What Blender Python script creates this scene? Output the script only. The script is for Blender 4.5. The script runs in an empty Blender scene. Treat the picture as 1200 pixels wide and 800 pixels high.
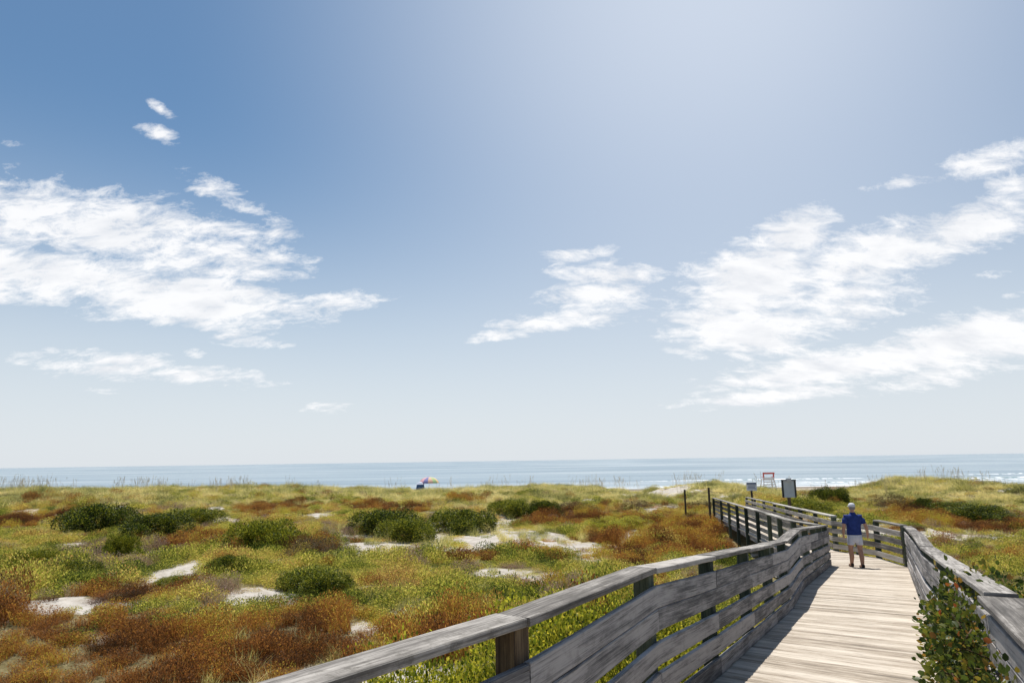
import bpy, math, random
import numpy as np
from mathutils import Vector, Matrix
random.seed(7); rng = np.random.default_rng(11)
S = bpy.context.scene
COL = S.collection
R = math.radians
CZ = 7.0                                    # eye height above the sea

# ------------------------------------------------------------------ camera
PITCH = math.atan(139.5/800); ROLL = R(0.83)
fwd = np.array([0, math.cos(PITCH), math.sin(PITCH)])
up0 = np.array([0, -math.sin(PITCH), math.cos(PITCH)])
rt0 = np.array([1.0, 0, 0])
up = up0*math.cos(ROLL)+rt0*math.sin(ROLL)
rt = rt0*math.cos(ROLL)-up0*math.sin(ROLL)
cam = bpy.data.cameras.new('camera'); co = bpy.data.objects.new('camera', cam); COL.objects.link(co)
M = Matrix(((rt[0], up[0], -fwd[0], 0), (rt[1], up[1], -fwd[1], 0), (rt[2], up[2], -fwd[2], CZ), (0, 0, 0, 1)))
co.matrix_world = M
cam.lens = 24; cam.sensor_width = 36; cam.clip_start = 0.05; cam.clip_end = 80000
S.camera = co

def ray(px, py):
    d = fwd + rt*((px-600)/800) + up*((400-py)/800)
    return d/np.linalg.norm(d)

# ------------------------------------------------------------------ noise
_T = rng.random((256, 256))
def vnoise(x, y, s=1.0, seed=0):
    x = np.asarray(x, float)/s+seed*17.3+1000; y = np.asarray(y, float)/s+seed*9.1+1000
    xi = np.floor(x).astype(int); yi = np.floor(y).astype(int)
    fx = x-xi; fy = y-yi; fx = fx*fx*(3-2*fx); fy = fy*fy*(3-2*fy)
    g = lambda a, b: _T[a % 256, b % 256]
    return (g(xi, yi)*(1-fx)+g(xi+1, yi)*fx)*(1-fy)+(g(xi, yi+1)*(1-fx)+g(xi+1, yi+1)*fx)*fy
def fbm(x, y, s, seed=0, o=4):
    t = 0; a = 1; n = 0
    for k in range(o):
        t = t+a*vnoise(x, y, s/2**k, seed+k); n += a; a *= .5
    return t/n
def sst(a, b, x):
    t = np.clip((np.asarray(x, float)-a)/(b-a), 0, 1); return t*t*(3-2*t)

# ------------------------------------------------------------------ terrain
_rp = np.array([(-600, 24), (0, 23.5), (200, 25), (400, 28.5), (470, 33), (520, 34), (600, 30), (700, 30), (745, 34), (765, 39), (785, 32), (810, 28.5),
                (835, 27), (865, 31), (900, 37), (960, 41), (1000, 42), (1040, 37), (1070, 30), (1100, 25), (1130, 31), (1150, 41), (1200, 47), (1700, 38)], float)
RY = 72.0
def ridge_z(x):
    return -np.interp(600+812*np.asarray(x)/RY, _rp[:, 0], _rp[:, 1])/812*RY
def height(x, y):
    x = np.asarray(x, float); y = np.asarray(y, float)
    base = -3.85-.25*sst(18, 38, y)
    base = base+(fbm(x, y, 11, 1)-.5)*1.5*sst(6, 16, np.hypot(x, y))+(fbm(x, y, 3.0, 5, 3)-.5)*.5
    r = ridge_z(x)-.50+(fbm(x, y, 6, 9)-.5)*.6
    # second hummock line in front of the ridge
    t = sst(46, 67, y)
    z = base*(1-t)+r*t
    wob = (fbm(x, x*0, 16, 3)-.5)*8
    t2 = sst(78+wob*.6, 100+wob, y)
    z = z*(1-t2)+(-6.05)*t2
    t3 = sst(110, 185+(fbm(x, x*0+4, 40, 4)-.5)*10, y)
    z = z*(1-t3)+(-7.25)*t3
    t4 = sst(185, 400, y)
    z = z-9*t4
    # keep clear of the walkway
    cx = np.interp(y, [-6, 3, 20, 23, 44, 60], [-2.5, 1, 9.7, 9.6, 13.5, 16]); zc = np.interp(y, [-6, 3.5, 20, 44, 48], [-4, -3.7, -4.1, -4.15, -3.7])
    w = np.exp(-((x-cx)/2.6)**2)*(1-sst(44, 50, y))
    z = z*(1-w*.85)+(zc)*w*.85
    return z+CZ
def ground_at(px, py, dz=0.0):
    d = ray(px, py)
    for t in np.concatenate([np.arange(3, 60, .15), np.arange(60, 260, .5)]):
        p = d*t
        if p[2]+CZ <= float(height(p[0], p[1]))+dz: break
    return p[0], p[1]

def graded(lo, hi, a, b, st, far):
    mid = np.arange(a, b+1e-6, st); l = []; v = a; s = st
    while v > lo: s *= far; v -= s; l.append(v)
    r_ = []; v = b; s = st
    while v < hi: s *= far; v += s; r_.append(v)
    return np.array(l[::-1]+list(mid)+r_)

def mesh_np(name, V, F, mat, uv=None, tone=None, smooth=False, parent=None, col=None):
    me = bpy.data.meshes.new(name)
    F = np.asarray(F); V = np.asarray(V, float)
    n = F.shape[1]
    me.vertices.add(len(V)); me.vertices.foreach_set('co', V.ravel())
    me.loops.add(F.size); me.loops.foreach_set('vertex_index', F.ravel())
    me.polygons.add(len(F)); me.polygons.foreach_set('loop_start', np.arange(0, F.size, n)); me.polygons.foreach_set('loop_total', np.full(len(F), n))
    if smooth: me.polygons.foreach_set('use_smooth', np.ones(len(F), bool))
    if uv is not None:
        u = me.uv_layers.new(name='UVMap'); u.data.foreach_set('uv', np.asarray(uv, float).ravel())
    if tone is not None:
        a = me.attributes.new('tone', 'FLOAT', 'POINT'); a.data.foreach_set('value', np.asarray(tone, float))
    if col:
        for k, v in col.items():
            a = me.attributes.new(k, 'FLOAT', 'POINT'); a.data.foreach_set('value', np.asarray(v, float))
    me.update(); me.validate()
    me.materials.append(mat)
    o = bpy.data.objects.new(name, me); COL.objects.link(o)
    if parent is not None: o.parent = parent
    return o

# ------------------------------------------------------------------ materials
def nmat(name):
    m = bpy.data.materials.new(name); m.use_nodes = True
    nt = m.node_tree; b = nt.nodes['Principled BSDF']
    return m, nt, b
def N(nt, t, **k):
    n = nt.nodes.new(t)
    for a, v in k.items():
        if a.startswith('i_'):
            n.inputs[a[2:].replace('_', ' ')].default_value = v
        else: setattr(n, a, v)
    return n
def ramp(nt, fac, stops, interp='LINEAR'):
    n = nt.nodes.new('ShaderNodeValToRGB'); n.color_ramp.interpolation = interp
    e = n.color_ramp.elements
    while len(e) < len(stops): e.new(.5)
    for k, (p, c) in enumerate(stops): e[k].position = p; e[k].color = (*c, 1) if len(c) == 3 else c
    nt.links.new(fac, n.inputs[0]); return n.outputs[0]
def mix(nt, f, a, b, mode='MIX'):
    n = nt.nodes.new('ShaderNodeMix'); n.data_type = 'RGBA'; n.blend_type = mode
    for s, v in ((0, f), (6, a), (7, b)):
        if isinstance(v, (int, float)): n.inputs[s].default_value = v
        elif isinstance(v, tuple): n.inputs[s].default_value = (*v, 1)
        else: nt.links.new(v, n.inputs[s])
    return n.outputs[2]
def mth(nt, op, a, b=None, c=None, clamp=False):
    n = nt.nodes.new('ShaderNodeMath'); n.operation = op; n.use_clamp = clamp
    for s, v in enumerate((a, b, c)):
        if v is None: continue
        if isinstance(v, (int, float)): n.inputs[s].default_value = v
        else: nt.links.new(v, n.inputs[s])
    return n.outputs[0]
def mrange(nt, v, a, b, c=0., d=1., smooth=True):
    n = nt.nodes.new('ShaderNodeMapRange'); n.interpolation_type = 'SMOOTHSTEP' if smooth else 'LINEAR'
    nt.links.new(v, n.inputs[0])
    for k, x in zip((1, 2, 3, 4), (a, b, c, d)): n.inputs[k].default_value = x
    return n.outputs[0]

def wood(name, dark, light, grain=1.0, lichen=0.0, bump=.35, tn=.35):
    m, nt, b = nmat(name); L = nt.links.new
    uv = N(nt, 'ShaderNodeTexCoord').outputs['UV']
    oi = N(nt, 'ShaderNodeObjectInfo').outputs['Random']
    off = N(nt, 'ShaderNodeCombineXYZ'); L(mth(nt, 'MULTIPLY', oi, 37.0), off.inputs[0]); L(mth(nt, 'MULTIPLY', oi, 91.0), off.inputs[1])
    ad = N(nt, 'ShaderNodeVectorMath', operation='ADD'); L(uv, ad.inputs[0]); L(off.outputs[0], ad.inputs[1])
    mp = N(nt, 'ShaderNodeMapping'); mp.inputs['Scale'].default_value = (1.3*grain, 26*grain, 1); L(ad.outputs[0], mp.inputs[0])
    n1 = N(nt, 'ShaderNodeTexNoise'); n1.inputs['Scale'].default_value = 1; n1.inputs['Detail'].default_value = 7; n1.inputs['Roughness'].default_value = .65; n1.inputs['Distortion'].default_value = .6; L(mp.outputs[0], n1.inputs['Vector'])
    mp2 = N(nt, 'ShaderNodeMapping'); mp2.inputs['Scale'].default_value = (1.6*grain, 120*grain, 1); L(ad.outputs[0], mp2.inputs[0])
    n2 = N(nt, 'ShaderNodeTexNoise'); n2.inputs['Scale'].default_value = 1; n2.inputs['Detail'].default_value = 4; L(mp2.outputs[0], n2.inputs['Vector'])
    n3 = N(nt, 'ShaderNodeTexNoise'); n3.inputs['Scale'].default_value = 3.2; n3.inputs['Detail'].default_value = 6; n3.inputs['Roughness'].default_value = .7; mq = N(nt, 'ShaderNodeMapping'); mq.inputs['Scale'].default_value = (.45, 2.2, 1); L(ad.outputs[0], mq.inputs[0]); L(mq.outputs[0], n3.inputs['Vector'])
    tone = N(nt, 'ShaderNodeAttribute', attribute_name='tone').outputs['Fac']
    f = mth(nt, 'ADD', mth(nt, 'MULTIPLY', n1.outputs[0], .60), mth(nt, 'MULTIPLY', n2.outputs[0], .50))
    f = mth(nt, 'ADD', f, mth(nt, 'MULTIPLY', mth(nt, 'SUBTRACT', n3.outputs[0], .5), .8))
    f = mth(nt, 'ADD', f, mth(nt, 'MULTIPLY', mth(nt, 'SUBTRACT', tone, .5), tn))
    c = ramp(nt, f, [(.30, tuple(x*.5 for x in dark)), (.45, dark), (.66, light), (.85, tuple(min(1, x*1.15) for x in light))])
    if lichen:
        n4 = N(nt, 'ShaderNodeTexNoise'); n4.inputs['Scale'].default_value = 7; n4.inputs['Detail'].default_value = 8; n4.inputs['Roughness'].default_value = .75; L(ad.outputs[0], n4.inputs['Vector'])
        c = mix(nt, mrange(nt, n4.outputs[0], .5, .66, 0, lichen), c, (.10, .09, .075))
    # dark end-checks: thin cracks along the grain
    mp3 = N(nt, 'ShaderNodeMapping'); mp3.inputs['Scale'].default_value = (1.1, 55, 1); L(ad.outputs[0], mp3.inputs[0])
    n5 = N(nt, 'ShaderNodeTexNoise'); n5.inputs['Scale'].default_value = 1; n5.inputs['Detail'].default_value = 2; L(mp3.outputs[0], n5.inputs['Vector'])
    cr = mrange(nt, n5.outputs[0], .33, .27, 0, .75)
    c = mix(nt, cr, c, (.035, .03, .027))
    L(c, b.inputs['Base Color']); b.inputs['Roughness'].default_value = .85; b.inputs['Specular IOR Level'].default_value = .25
    bp = N(nt, 'ShaderNodeBump'); bp.inputs['Strength'].default_value = bump; bp.inputs['Distance'].default_value = .006; L(mth(nt, 'SUBTRACT', f, cr), bp.inputs['Height']); L(bp.outputs[0], b.inputs['Normal'])
    return m
def plain(name, c, rough=.6, spec=.4, nz=.12, sc=8., metal=0.):
    m, nt, b = nmat(name)
    tc = N(nt, 'ShaderNodeTexCoord').outputs['Object']
    n = N(nt, 'ShaderNodeTexNoise'); n.inputs['Scale'].default_value = sc; n.inputs['Detail'].default_value = 5; nt.links.new(tc, n.inputs['Vector'])
    col = ramp(nt, n.outputs[0], [(.3, tuple(x*(1-nz) for x in c)), (.7, tuple(min(1, x*(1+nz)) for x in c))])
    nt.links.new(col, b.inputs['Base Color']); b.inputs['Roughness'].default_value = rough; b.inputs['Specular IOR Level'].default_value = spec; b.inputs['Metallic'].default_value = metal
    return m
def leafmat(name, stops, trans=.35, patch=2.5, attr=False, rough=.55, rnd=.5):
    """foliage: hue from a world-scale patch noise at each instance, plus per-instance / per-leaf randomness"""
    m, nt, b = nmat(name); L = nt.links.new
    oi = N(nt, 'ShaderNodeObjectInfo')
    n = N(nt, 'ShaderNodeTexNoise'); n.inputs['Scale'].default_value = 1/patch; n.inputs['Detail'].default_value = 3; n.inputs['Roughness'].default_value = .6
    L(oi.outputs['Location'], n.inputs['Vector'])
    at = N(nt, 'ShaderNodeAttribute', attribute_name='tone').outputs['Fac']
    nf = n.outputs[0] if attr else mth(nt, 'ADD', mth(nt, 'MULTIPLY', mth(nt, 'SUBTRACT', n.outputs[0], .5), 1.9), .5)
    f = mth(nt, 'ADD', nf, mth(nt, 'MULTIPLY', mth(nt, 'SUBTRACT', oi.outputs['Random'], .5), rnd*.5))
    if attr: f = mth(nt, 'ADD', mth(nt, 'MULTIPLY', mth(nt, 'SUBTRACT', f, .5), .35), .5)
    f = mth(nt, 'ADD', f, mth(nt, 'MULTIPLY', mth(nt, 'SUBTRACT', at, .5), rnd if not attr else .9))
    c = ramp(nt, f, stops)
    L(c, b.inputs['Base Color']); b.inputs['Roughness'].default_value = rough; b.inputs['Specular IOR Level'].default_value = .25
    tr = N(nt, 'ShaderNodeBsdfTranslucent'); L(mix(nt, .9, c, c, 'ADD'), tr.inputs[0])
    ms = N(nt, 'ShaderNodeMixShader'); ms.inputs[0].default_value = trans; L(b.outputs[0], ms.inputs[1]); L(tr.outputs[0], ms.inputs[2])
    L(ms.outputs[0], nt.nodes['Material Output'].inputs[0])
    return m

W_DECK = wood('deck_boards', (.37, .31, .245), (.57, .505, .425), 1.0, .16, .3, .26)
W_CAP = wood('weathered_cap', (.17, .155, .14), (.42, .39, .355), 1.0, .75, .6, .3)
W_RAIL = wood('weathered_rail', (.14, .135, .135), (.40, .375, .36), 1.0, .3, .5)
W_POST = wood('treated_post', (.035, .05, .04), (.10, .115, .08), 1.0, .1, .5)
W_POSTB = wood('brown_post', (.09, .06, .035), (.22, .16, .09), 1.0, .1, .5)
W_FAR = wood('bleached_rail', (.20, .185, .165), (.46, .43, .385), 1.0, .15, .4)
W_STICK = plain('dark_stake', (.06, .05, .04), .8, .2)

# ------------------------------------------------------------------ builder for timbers
class MB:
    def __init__(s): s.v = []; s.f = []; s.uv = []; s.t = []
    def sweep(s, pts, w, h, upv=(0, 0, 1), cham=.004, tone=None, sub=.5, jit=0, square=True):
        """rectangular timber along pts; w sideways, h along up; ends cut square to the first/last segment"""
        P = [Vector(p) for p in pts]; out = [P[0]]
        for a, b_ in zip(P, P[1:]):
            n = max(1, int(round((b_-a).length/sub)))
            for k in range(1, n+1): out.append(a.lerp(b_, k/n))
        P = out; tone = random.random() if tone is None else tone
        U = Vector(upv); base = len(s.v); c = cham; hw, hh = w/2, h/2
        sec = [(-hw+c, -hh), (hw-c, -hh), (hw, -hh+c), (hw, hh-c), (hw-c, hh), (-hw+c, hh), (-hw, hh-c), (-hw, -hh+c)]
        per = [0]
        for k in range(8):
            a = sec[k]; b_ = sec[(k+1) % 8]; per.append(per[-1]+math.hypot(a[0]-b_[0], a[1]-b_[1]))
        ou, ov = random.uniform(0, 50), random.uniform(0, 50)
        dist = 0
        for k, p in enumerate(P):
            t = (P[min(k+1, len(P)-1)]-P[max(k-1, 0)]).normalized()
            sd = t.cross(U).normalized(); u2 = sd.cross(t).normalized()
            if k: dist += (p-P[k-1]).length
            q = p+Vector((random.uniform(-jit, jit), random.uniform(-jit, jit), random.uniform(-jit, jit)))
            for (a, b_) in sec: s.v.append(q+sd*a+u2*b_); s.t.append(tone)
            if k:
                i = base+(k-1)*8; j = base+k*8; d0 = dist-(p-P[k-1]).length
                for e in range(8):
                    f = (e+1) % 8
                    s.f.append((i+e, i+f, j+f, j+e))
                    s.uv += [(d0+ou, per[e]+ov), (d0+ou, per[e+1]+ov), (dist+ou, per[e+1]+ov), (dist+ou, per[e]+ov)]
        last = base+(len(P)-1)*8
        s.f.append(tuple(base+k for k in range(7, -1, -1))); s.uv += [(ou+sec[k][0], ov+sec[k][1]) for k in range(7, -1, -1)]
        s.f.append(tuple(last+k for k in range(8))); s.uv += [(ou+sec[k][0], ov+sec[k][1]) for k in range(8)]
    def box(s, c, size, rz=0, cham=.004, tone=None):
        c = Vector(c); h = size[1]/2; d = Vector((-math.sin(rz), math.cos(rz), 0))
        s.sweep([c-d*h, c+d*h], size[0], size[2], cham=cham, tone=tone, sub=100)
    def tube(s, pts, rad, n=8, tone=None, cap=True):
        P = [Vector(p) for p in pts]; base = len(s.v); tone = random.random() if tone is None else tone
        if not hasattr(rad, '__len__'): rad = [rad]*len(P)
        d = 0
        for k, p in enumerate(P):
            t = (P[min(k+1, len(P)-1)]-P[max(k-1, 0)]).normalized()
            a = t.orthogonal().normalized() if abs(t.z) > .9 else t.cross(Vector((0, 0, 1))).normalized()
            if abs(t.z) > .9: a = t.cross(Vector((0, 1, 0))).normalized()
            b_ = t.cross(a)
            if k: d += (p-P[k-1]).length
            for e in range(n):
                an = 2*math.pi*e/n; s.v.append(p+(a*math.cos(an)+b_*math.sin(an))*rad[k]); s.t.append(tone)
            if k:
                i = base+(k-1)*n; j = base+k*n; d0 = d-(p-P[k-1]).length
                for e in range(n):
                    f = (e+1) % n
                    s.f.append((i+e, i+f, j+f, j+e)); s.uv += [(d0, e*.03), (d0, e*.03+.03), (d, e*.03+.03), (d, e*.03)]
        if cap:
            l = base+(len(P)-1)*n
            s.f.append(tuple(base+k for k in range(n-1, -1, -1))); s.uv += [(0, 0)]*n
            s.f.append(tuple(l+k for k in range(n))); s.uv += [(0, 0)]*n
    def loft(s, rings, n=14, tone=.5, cap=True):
        """rings: (x, y, z, rx, ry[, yaw]) horizontal ellipses bottom to top"""
        base = len(s.v)
        for k, r_ in enumerate(rings):
            x, y, z, rx, ry = r_[:5]
            for e in range(n):
                an = 2*math.pi*e/n; s.v.append(Vector((x+rx*math.cos(an), y+ry*math.sin(an), z))); s.t.append(tone)
            if k:
                i = base+(k-1)*n; j = base+k*n
                for e in range(n):
                    f = (e+1) % n
                    s.f.append((i+e, i+f, j+f, j+e)); s.uv += [(e/n, z), (e/n+1/n, z), (e/n+1/n, z+.1), (e/n, z+.1)]
        if cap:
            l = base+(len(rings)-1)*n
            s.f.append(tuple(base+k for k in range(n-1, -1, -1))); s.uv += [(0, 0)]*n
            s.f.append(tuple(l+k for k in range(n))); s.uv += [(0, 0)]*n
    def quad(s, a, b_, c, d, tone=.5):
        i = len(s.v); s.v += [Vector(a), Vector(b_), Vector(c), Vector(d)]; s.t += [tone]*4
        s.f.append((i, i+1, i+2, i+3)); s.uv += [(0, 0), (1, 0), (1, 1), (0, 1)]
    def build(s, name, mat, parent=None, smooth=False):
        me = bpy.data.meshes.new(name); me.from_pydata([tuple(v) for v in s.v], [], s.f)
        u = me.uv_layers.new(name='UVMap'); u.data.foreach_set('uv', np.array(s.uv, float).ravel())
        a = me.attributes.new('tone', 'FLOAT', 'POINT'); a.data.foreach_set('value', np.array(s.t, float))
        if smooth: me.polygons.foreach_set('use_smooth', np.ones(len(me.polygons), bool))
        me.materials.append(mat); me.update()
        o = bpy.data.objects.new(name, me); COL.objects.link(o)
        if parent is not None:
            o.parent = parent; o.matrix_parent_inverse = Matrix.Identity(4)
            if parent.type == 'EMPTY' and not smooth == 'local':
                off = parent.location
                me.transform(Matrix.Translation(-off)); 
        return o
def tag(o, label=None, cat=None, group=None, kind=None):
    for k, v in (('label', label), ('category', cat), ('group', group), ('kind', kind)):
        if v: o[k] = v
    return o
def empty(name, loc, rz=0):
    o = bpy.data.objects.new(name, None); COL.objects.link(o); o.location = loc; o.rotation_euler = (0, 0, rz); o.empty_display_size = .2
    return o

# ------------------------------------------------------------------ walkway geometry
# stations: left cap (x, y), right cap (x, y), deck z (relative to the eye)
ST = [((-3.10, -.45), (-.73, -1.75), -1.86, -1.97), ((-.02, 3.56), (2.07, 2.40), -1.86, -1.99), ((.96, 5.35), (2.95, 4.15), -1.905, -1.99),
      ((4.51, 12.0), (6.40, 11.0), -2.50), ((5.47, 13.8), (7.25, 12.7), -2.50), ((8.78, 20.0), (10.75, 19.3), -3.02),
      ((8.50, 21.5), (10.92, 21.3), -3.02), ((8.65, 23.0), (10.43, 23.0), -3.02), ((12.5, 44.0), (14.6, 44.0), -3.56)]
def V3(xy, z): return Vector((xy[0], xy[1], z+CZ))
def deck_z(side, p):
    """deck height beside a point of the left (0) or right (1) railing line"""
    best = (1e9, 0)
    for a, b_ in zip(ST, ST[1:]):
        A = Vector(a[side]); B = Vector(b_[side]); q = Vector(p); t = max(0, min(1, (q-A).dot(B-A)/(B-A).length_squared))
        d = (A.lerp(B, t)-q).length; za = a[3] if side and len(a) > 3 else a[2]; zb = b_[3] if side and len(b_) > 3 else b_[2]
        if d < best[0]: best = (d, za+(zb-za)*t)
    return best[1]

deck = MB()
for a, b_ in zip(ST, ST[1:]):
    La, Lb, Ra, Rb = Vector(a[0]), Vector(b_[0]), Vector(a[1]), Vector(b_[1])
    ln = ((Lb-La).length+(Rb-Ra).length)/2; n = max(1, int(round(ln/.146)))
    for k in range(n):
        t = (k+.5)/n
        l = La.lerp(Lb, t); r_ = Ra.lerp(Rb, t); z = a[2]+(b_[2]-a[2])*t-.02+random.uniform(-.003, .003); zr = z+(a[-1]-a[2])*(1-t)+(b_[-1]-b_[2])*t
        wl = (Lb-La).length/n; wr = (Rb-Ra).length/n; d = (r_-l).normalized(); e1, e2 = random.uniform(0, .03), random.uniform(0, .03)
        mid = (wl+wr)/2-.012
        l2 = l-d*.0; r2 = r_+d*.0
        # plank as a sweep from left to right, width the mean of the fan
        deck.sweep([V3(l2+d*(.0+e1), z), V3(r2-d*e2, zr)], max(.05, mid), .038, cham=.004, sub=100, jit=.0)
# taper handled by small random gaps
deck_o = deck.build('boardwalk', W_DECK); deck_o['kind'] = 'structure'
for side in (0, 1):
    jo = MB(); pts = []
    for st, st2 in zip(ST, ST[1:]+[None]):
        pts.append(V3(st[side], (st[-1] if side else st[2])-.15))
    ins = (Vector(ST[3][1])-Vector(ST[3][0])).normalized()*(.1 if side == 0 else -.1)
    pts = [p+Vector((ins.x, ins.y, 0)) for p in pts]
    jo.sweep(pts, .05, .2, sub=3)
    j = jo.build('rim_joist', W_RAIL, deck_o)

def lerp_pts(pl, ds):
    out = []
    for d in ds:
        for a, b_ in zip(pl, pl[1:]):
            if a[1] <= d <= b_[1]:
                t = (d-a[1])/(b_[1]-a[1]); out.append((a[0]+(b_[0]-a[0])*t, d)); break
    return out
def railing(label, side, nodes, rows, wood_b, wood_c, wood_p, capskip=(), psz=.12, first_brown=None, capw=.20, group='timber railings of the boardwalk', step_joint=None, bh=.155, widecap=(), drop={}):
    """nodes: post positions (x, y). side 0: walkway on the right of the line, side 1: on the left"""
    z0 = deck_z(side, nodes[0]); root = empty('boardwalk_railing', (nodes[0][0], nodes[0][1], z0+CZ))
    tag(root, label, 'railing', group)
    zs = [deck_z(side, p) for p in nodes]
    T = []
    for k in range(len(nodes)):
        a = Vector(nodes[max(k-1, 0)]); b_ = Vector(nodes[min(k+1, len(nodes)-1)]); T.append((b_-a).normalized())
    inw = [Vector((t.y, -t.x))*(1 if side == 0 else -1) for t in T]
    for k, p in enumerate(nodes):
        g = float(height(p[0], p[1]))-CZ-.3
        top = zs[k]+1.055
        m = MB(); lean = random.uniform(-.008, .008)
        m.sweep([V3(p, g), V3((p[0]+lean, p[1]), top)], psz, psz, upv=(T[k].x, T[k].y, 0), cham=.008, sub=2)
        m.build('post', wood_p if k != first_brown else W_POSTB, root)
    # cap boards, one per bay or two
    k = 0
    while k < len(nodes)-1:
        if k in capskip: k += 1; continue
        m = MB(); dz = random.uniform(-.006, .006) + (step_joint.get(k, 0) if step_joint else 0); dx = random.uniform(-.012, .012)
        pa, pb = V3(nodes[k], zs[k]+1.08+dz), V3(nodes[k+1], zs[k+1]+1.08+dz)
        ex = (pb-pa).normalized()*(.004)
        m.sweep([pa+ex+Vector((inw[k].x*dx, inw[k].y*dx, 0)), pb-ex+Vector((inw[k].x*dx, inw[k].y*dx, 0))], (.30 if k in widecap else capw), .042, cham=.005, jit=.002)
        m.build('cap_board', wood_c, root); k += 1
    off = psz/2+.021
    for r_, (zt) in enumerate(rows):
        k = 0; first = True
        while k < len(nodes)-1:
            span = 1 if (first and r_ % 2) else 2
            first = False
            e = min(k+span, len(nodes)-1)
            dzr = random.uniform(-.006, .006)
            pts = [V3((nodes[j][0]+inw[j].x*off, nodes[j][1]+inw[j].y*off), zs[j]+zt-bh/2+dzr-drop.get(j, 0)) for j in range(k, e+1)]
            d0 = (pts[1]-pts[0]).normalized(); d1 = (pts[-1]-pts[-2]).normalized()
            pts[0] = pts[0]+d0*.003; pts[-1] = pts[-1]-d1*.003
            m = MB(); m.sweep(pts, .040, bh, cham=.006, jit=.0025)
            m.build('rail_board', wood_b, root); k = e
    return root
ROW5 = (.955, .795, .565, .355, .160); ROW4 = (.94, .70, .46, .22)
dl = [-.45, 1.5, 3.56, 5.35, 7.1, 8.85, 10.45, 12.0, 13.8, 15.4, 17.0, 18.5, 20.0]
Lp = [s[0] for s in ST]; Rp = [s[1] for s in ST]
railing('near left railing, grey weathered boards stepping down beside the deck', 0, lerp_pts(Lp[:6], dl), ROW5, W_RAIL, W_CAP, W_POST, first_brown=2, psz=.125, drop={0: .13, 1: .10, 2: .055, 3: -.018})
dr = [-1.75, 0, 1.65, 3.3, 4.95, 6.9, 8.9, 11.0, 12.7, 14.4, 16.1, 17.7, 19.3]
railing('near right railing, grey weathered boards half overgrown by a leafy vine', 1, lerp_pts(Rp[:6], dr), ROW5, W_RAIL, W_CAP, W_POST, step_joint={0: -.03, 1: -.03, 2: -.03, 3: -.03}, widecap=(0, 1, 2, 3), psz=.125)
nl = [(8.70, 20.25), (8.50, 21.5), (8.65, 23.0)]+lerp_pts(Lp[7:], [24.9, 27.4, 30.3, 33.2, 36.3, 39.8, 43.95])
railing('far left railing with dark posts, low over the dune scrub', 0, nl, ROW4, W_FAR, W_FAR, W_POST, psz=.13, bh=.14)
nr = [(10.80, 19.6), (10.92, 21.3), (10.72, 22.1), (10.43, 23.0)]+lerp_pts(Rp[7:], [25.6, 28.2, 31.0, 34.0, 37.2, 40.5, 43.95])
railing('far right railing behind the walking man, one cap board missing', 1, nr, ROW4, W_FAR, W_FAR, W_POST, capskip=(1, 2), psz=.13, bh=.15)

# ------------------------------------------------------------------ ground sheet
SAND = [(603, 633, 74, 16, 0), (540, 640, 60, 11, 0), (445, 641, 36, 8, 0), (150, 596, 55, 5, 0), (240, 600, 24, 6, 0), (262, 608, 12, 5, 0), (30, 603, 20, 5, 0),
        (215, 668, 38, 5, -25), (262, 612, 24, 4, -10), (125, 672, 22, 5, 0), (60, 705, 42, 8, 0), (125, 711, 40, 10, 0), (175, 701, 30, 6, 0), (295, 695, 26, 11, -10),
        (348, 610, 14, 4, 0), (392, 625, 14, 7, 0), (512, 668, 30, 5, 0), (440, 644, 40, 8, 0), (620, 672, 26, 4, 0), (700, 660, 18, 4, 0), (90, 640, 20, 4, 0), (345, 700, 20, 4, 0), (180, 650, 16, 3, 0), (570, 607, 16, 8, 20), (468, 655, 14, 4, 0), (425, 690, 16, 4, 0), (330, 660, 18, 3, 0),
        (1080, 626, 26, 7, 0), (1165, 636, 26, 9, 0), (1128, 632, 12, 4, 0), (1175, 574, 16, 2, 0), (766, 580, 13, 6, 30), (783, 586, 6, 4, 0), (738, 600, 14, 3, 0),
        (715, 640, 14, 6, 0), (735, 632, 12, 5, 0), (450, 590, 25, 2.5, 0), (690, 586, 16, 2, 0), (525, 595, 12, 3, 0), (1035, 600, 7, 3, 0), (1100, 570, 8, 3, 0)]
RUST = [(200, 775, 290, 52, 0), (40, 720, 60, 22, 0), (380, 730, 120, 26, 0), (540, 745, 70, 18, 0), (40, 612, 38, 16, 0), (75, 585, 50, 6, 0), (215, 632, 55, 14, -8), (320, 596, 45, 8, 0), (430, 596, 36, 7, 0),
        (300, 640, 20, 10, 0), (370, 648, 40, 9, 0), (680, 608, 60, 9, 0), (790, 622, 55, 14, 0), (832, 648, 36, 12, 0), (630, 648, 34, 6, 0), (640, 690, 34, 9, 0), (560, 585, 40, 5, 0),
        (740, 635, 40, 12, 0), (790, 597, 30, 6, 0), (1045, 592, 42, 9, 0), (1120, 612, 60, 10, 0), (1190, 618, 24, 12, 0), (1000, 590, 25, 8, 0), (1090, 600, 30, 6, 0), (1150, 655, 30, 6, 0), (175, 700, 45, 10, 0), (720, 655, 40, 7, 0), (560, 655, 30, 5, 0), (480, 598, 30, 4, 0), (1060, 622, 25, 6, 0)]
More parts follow.
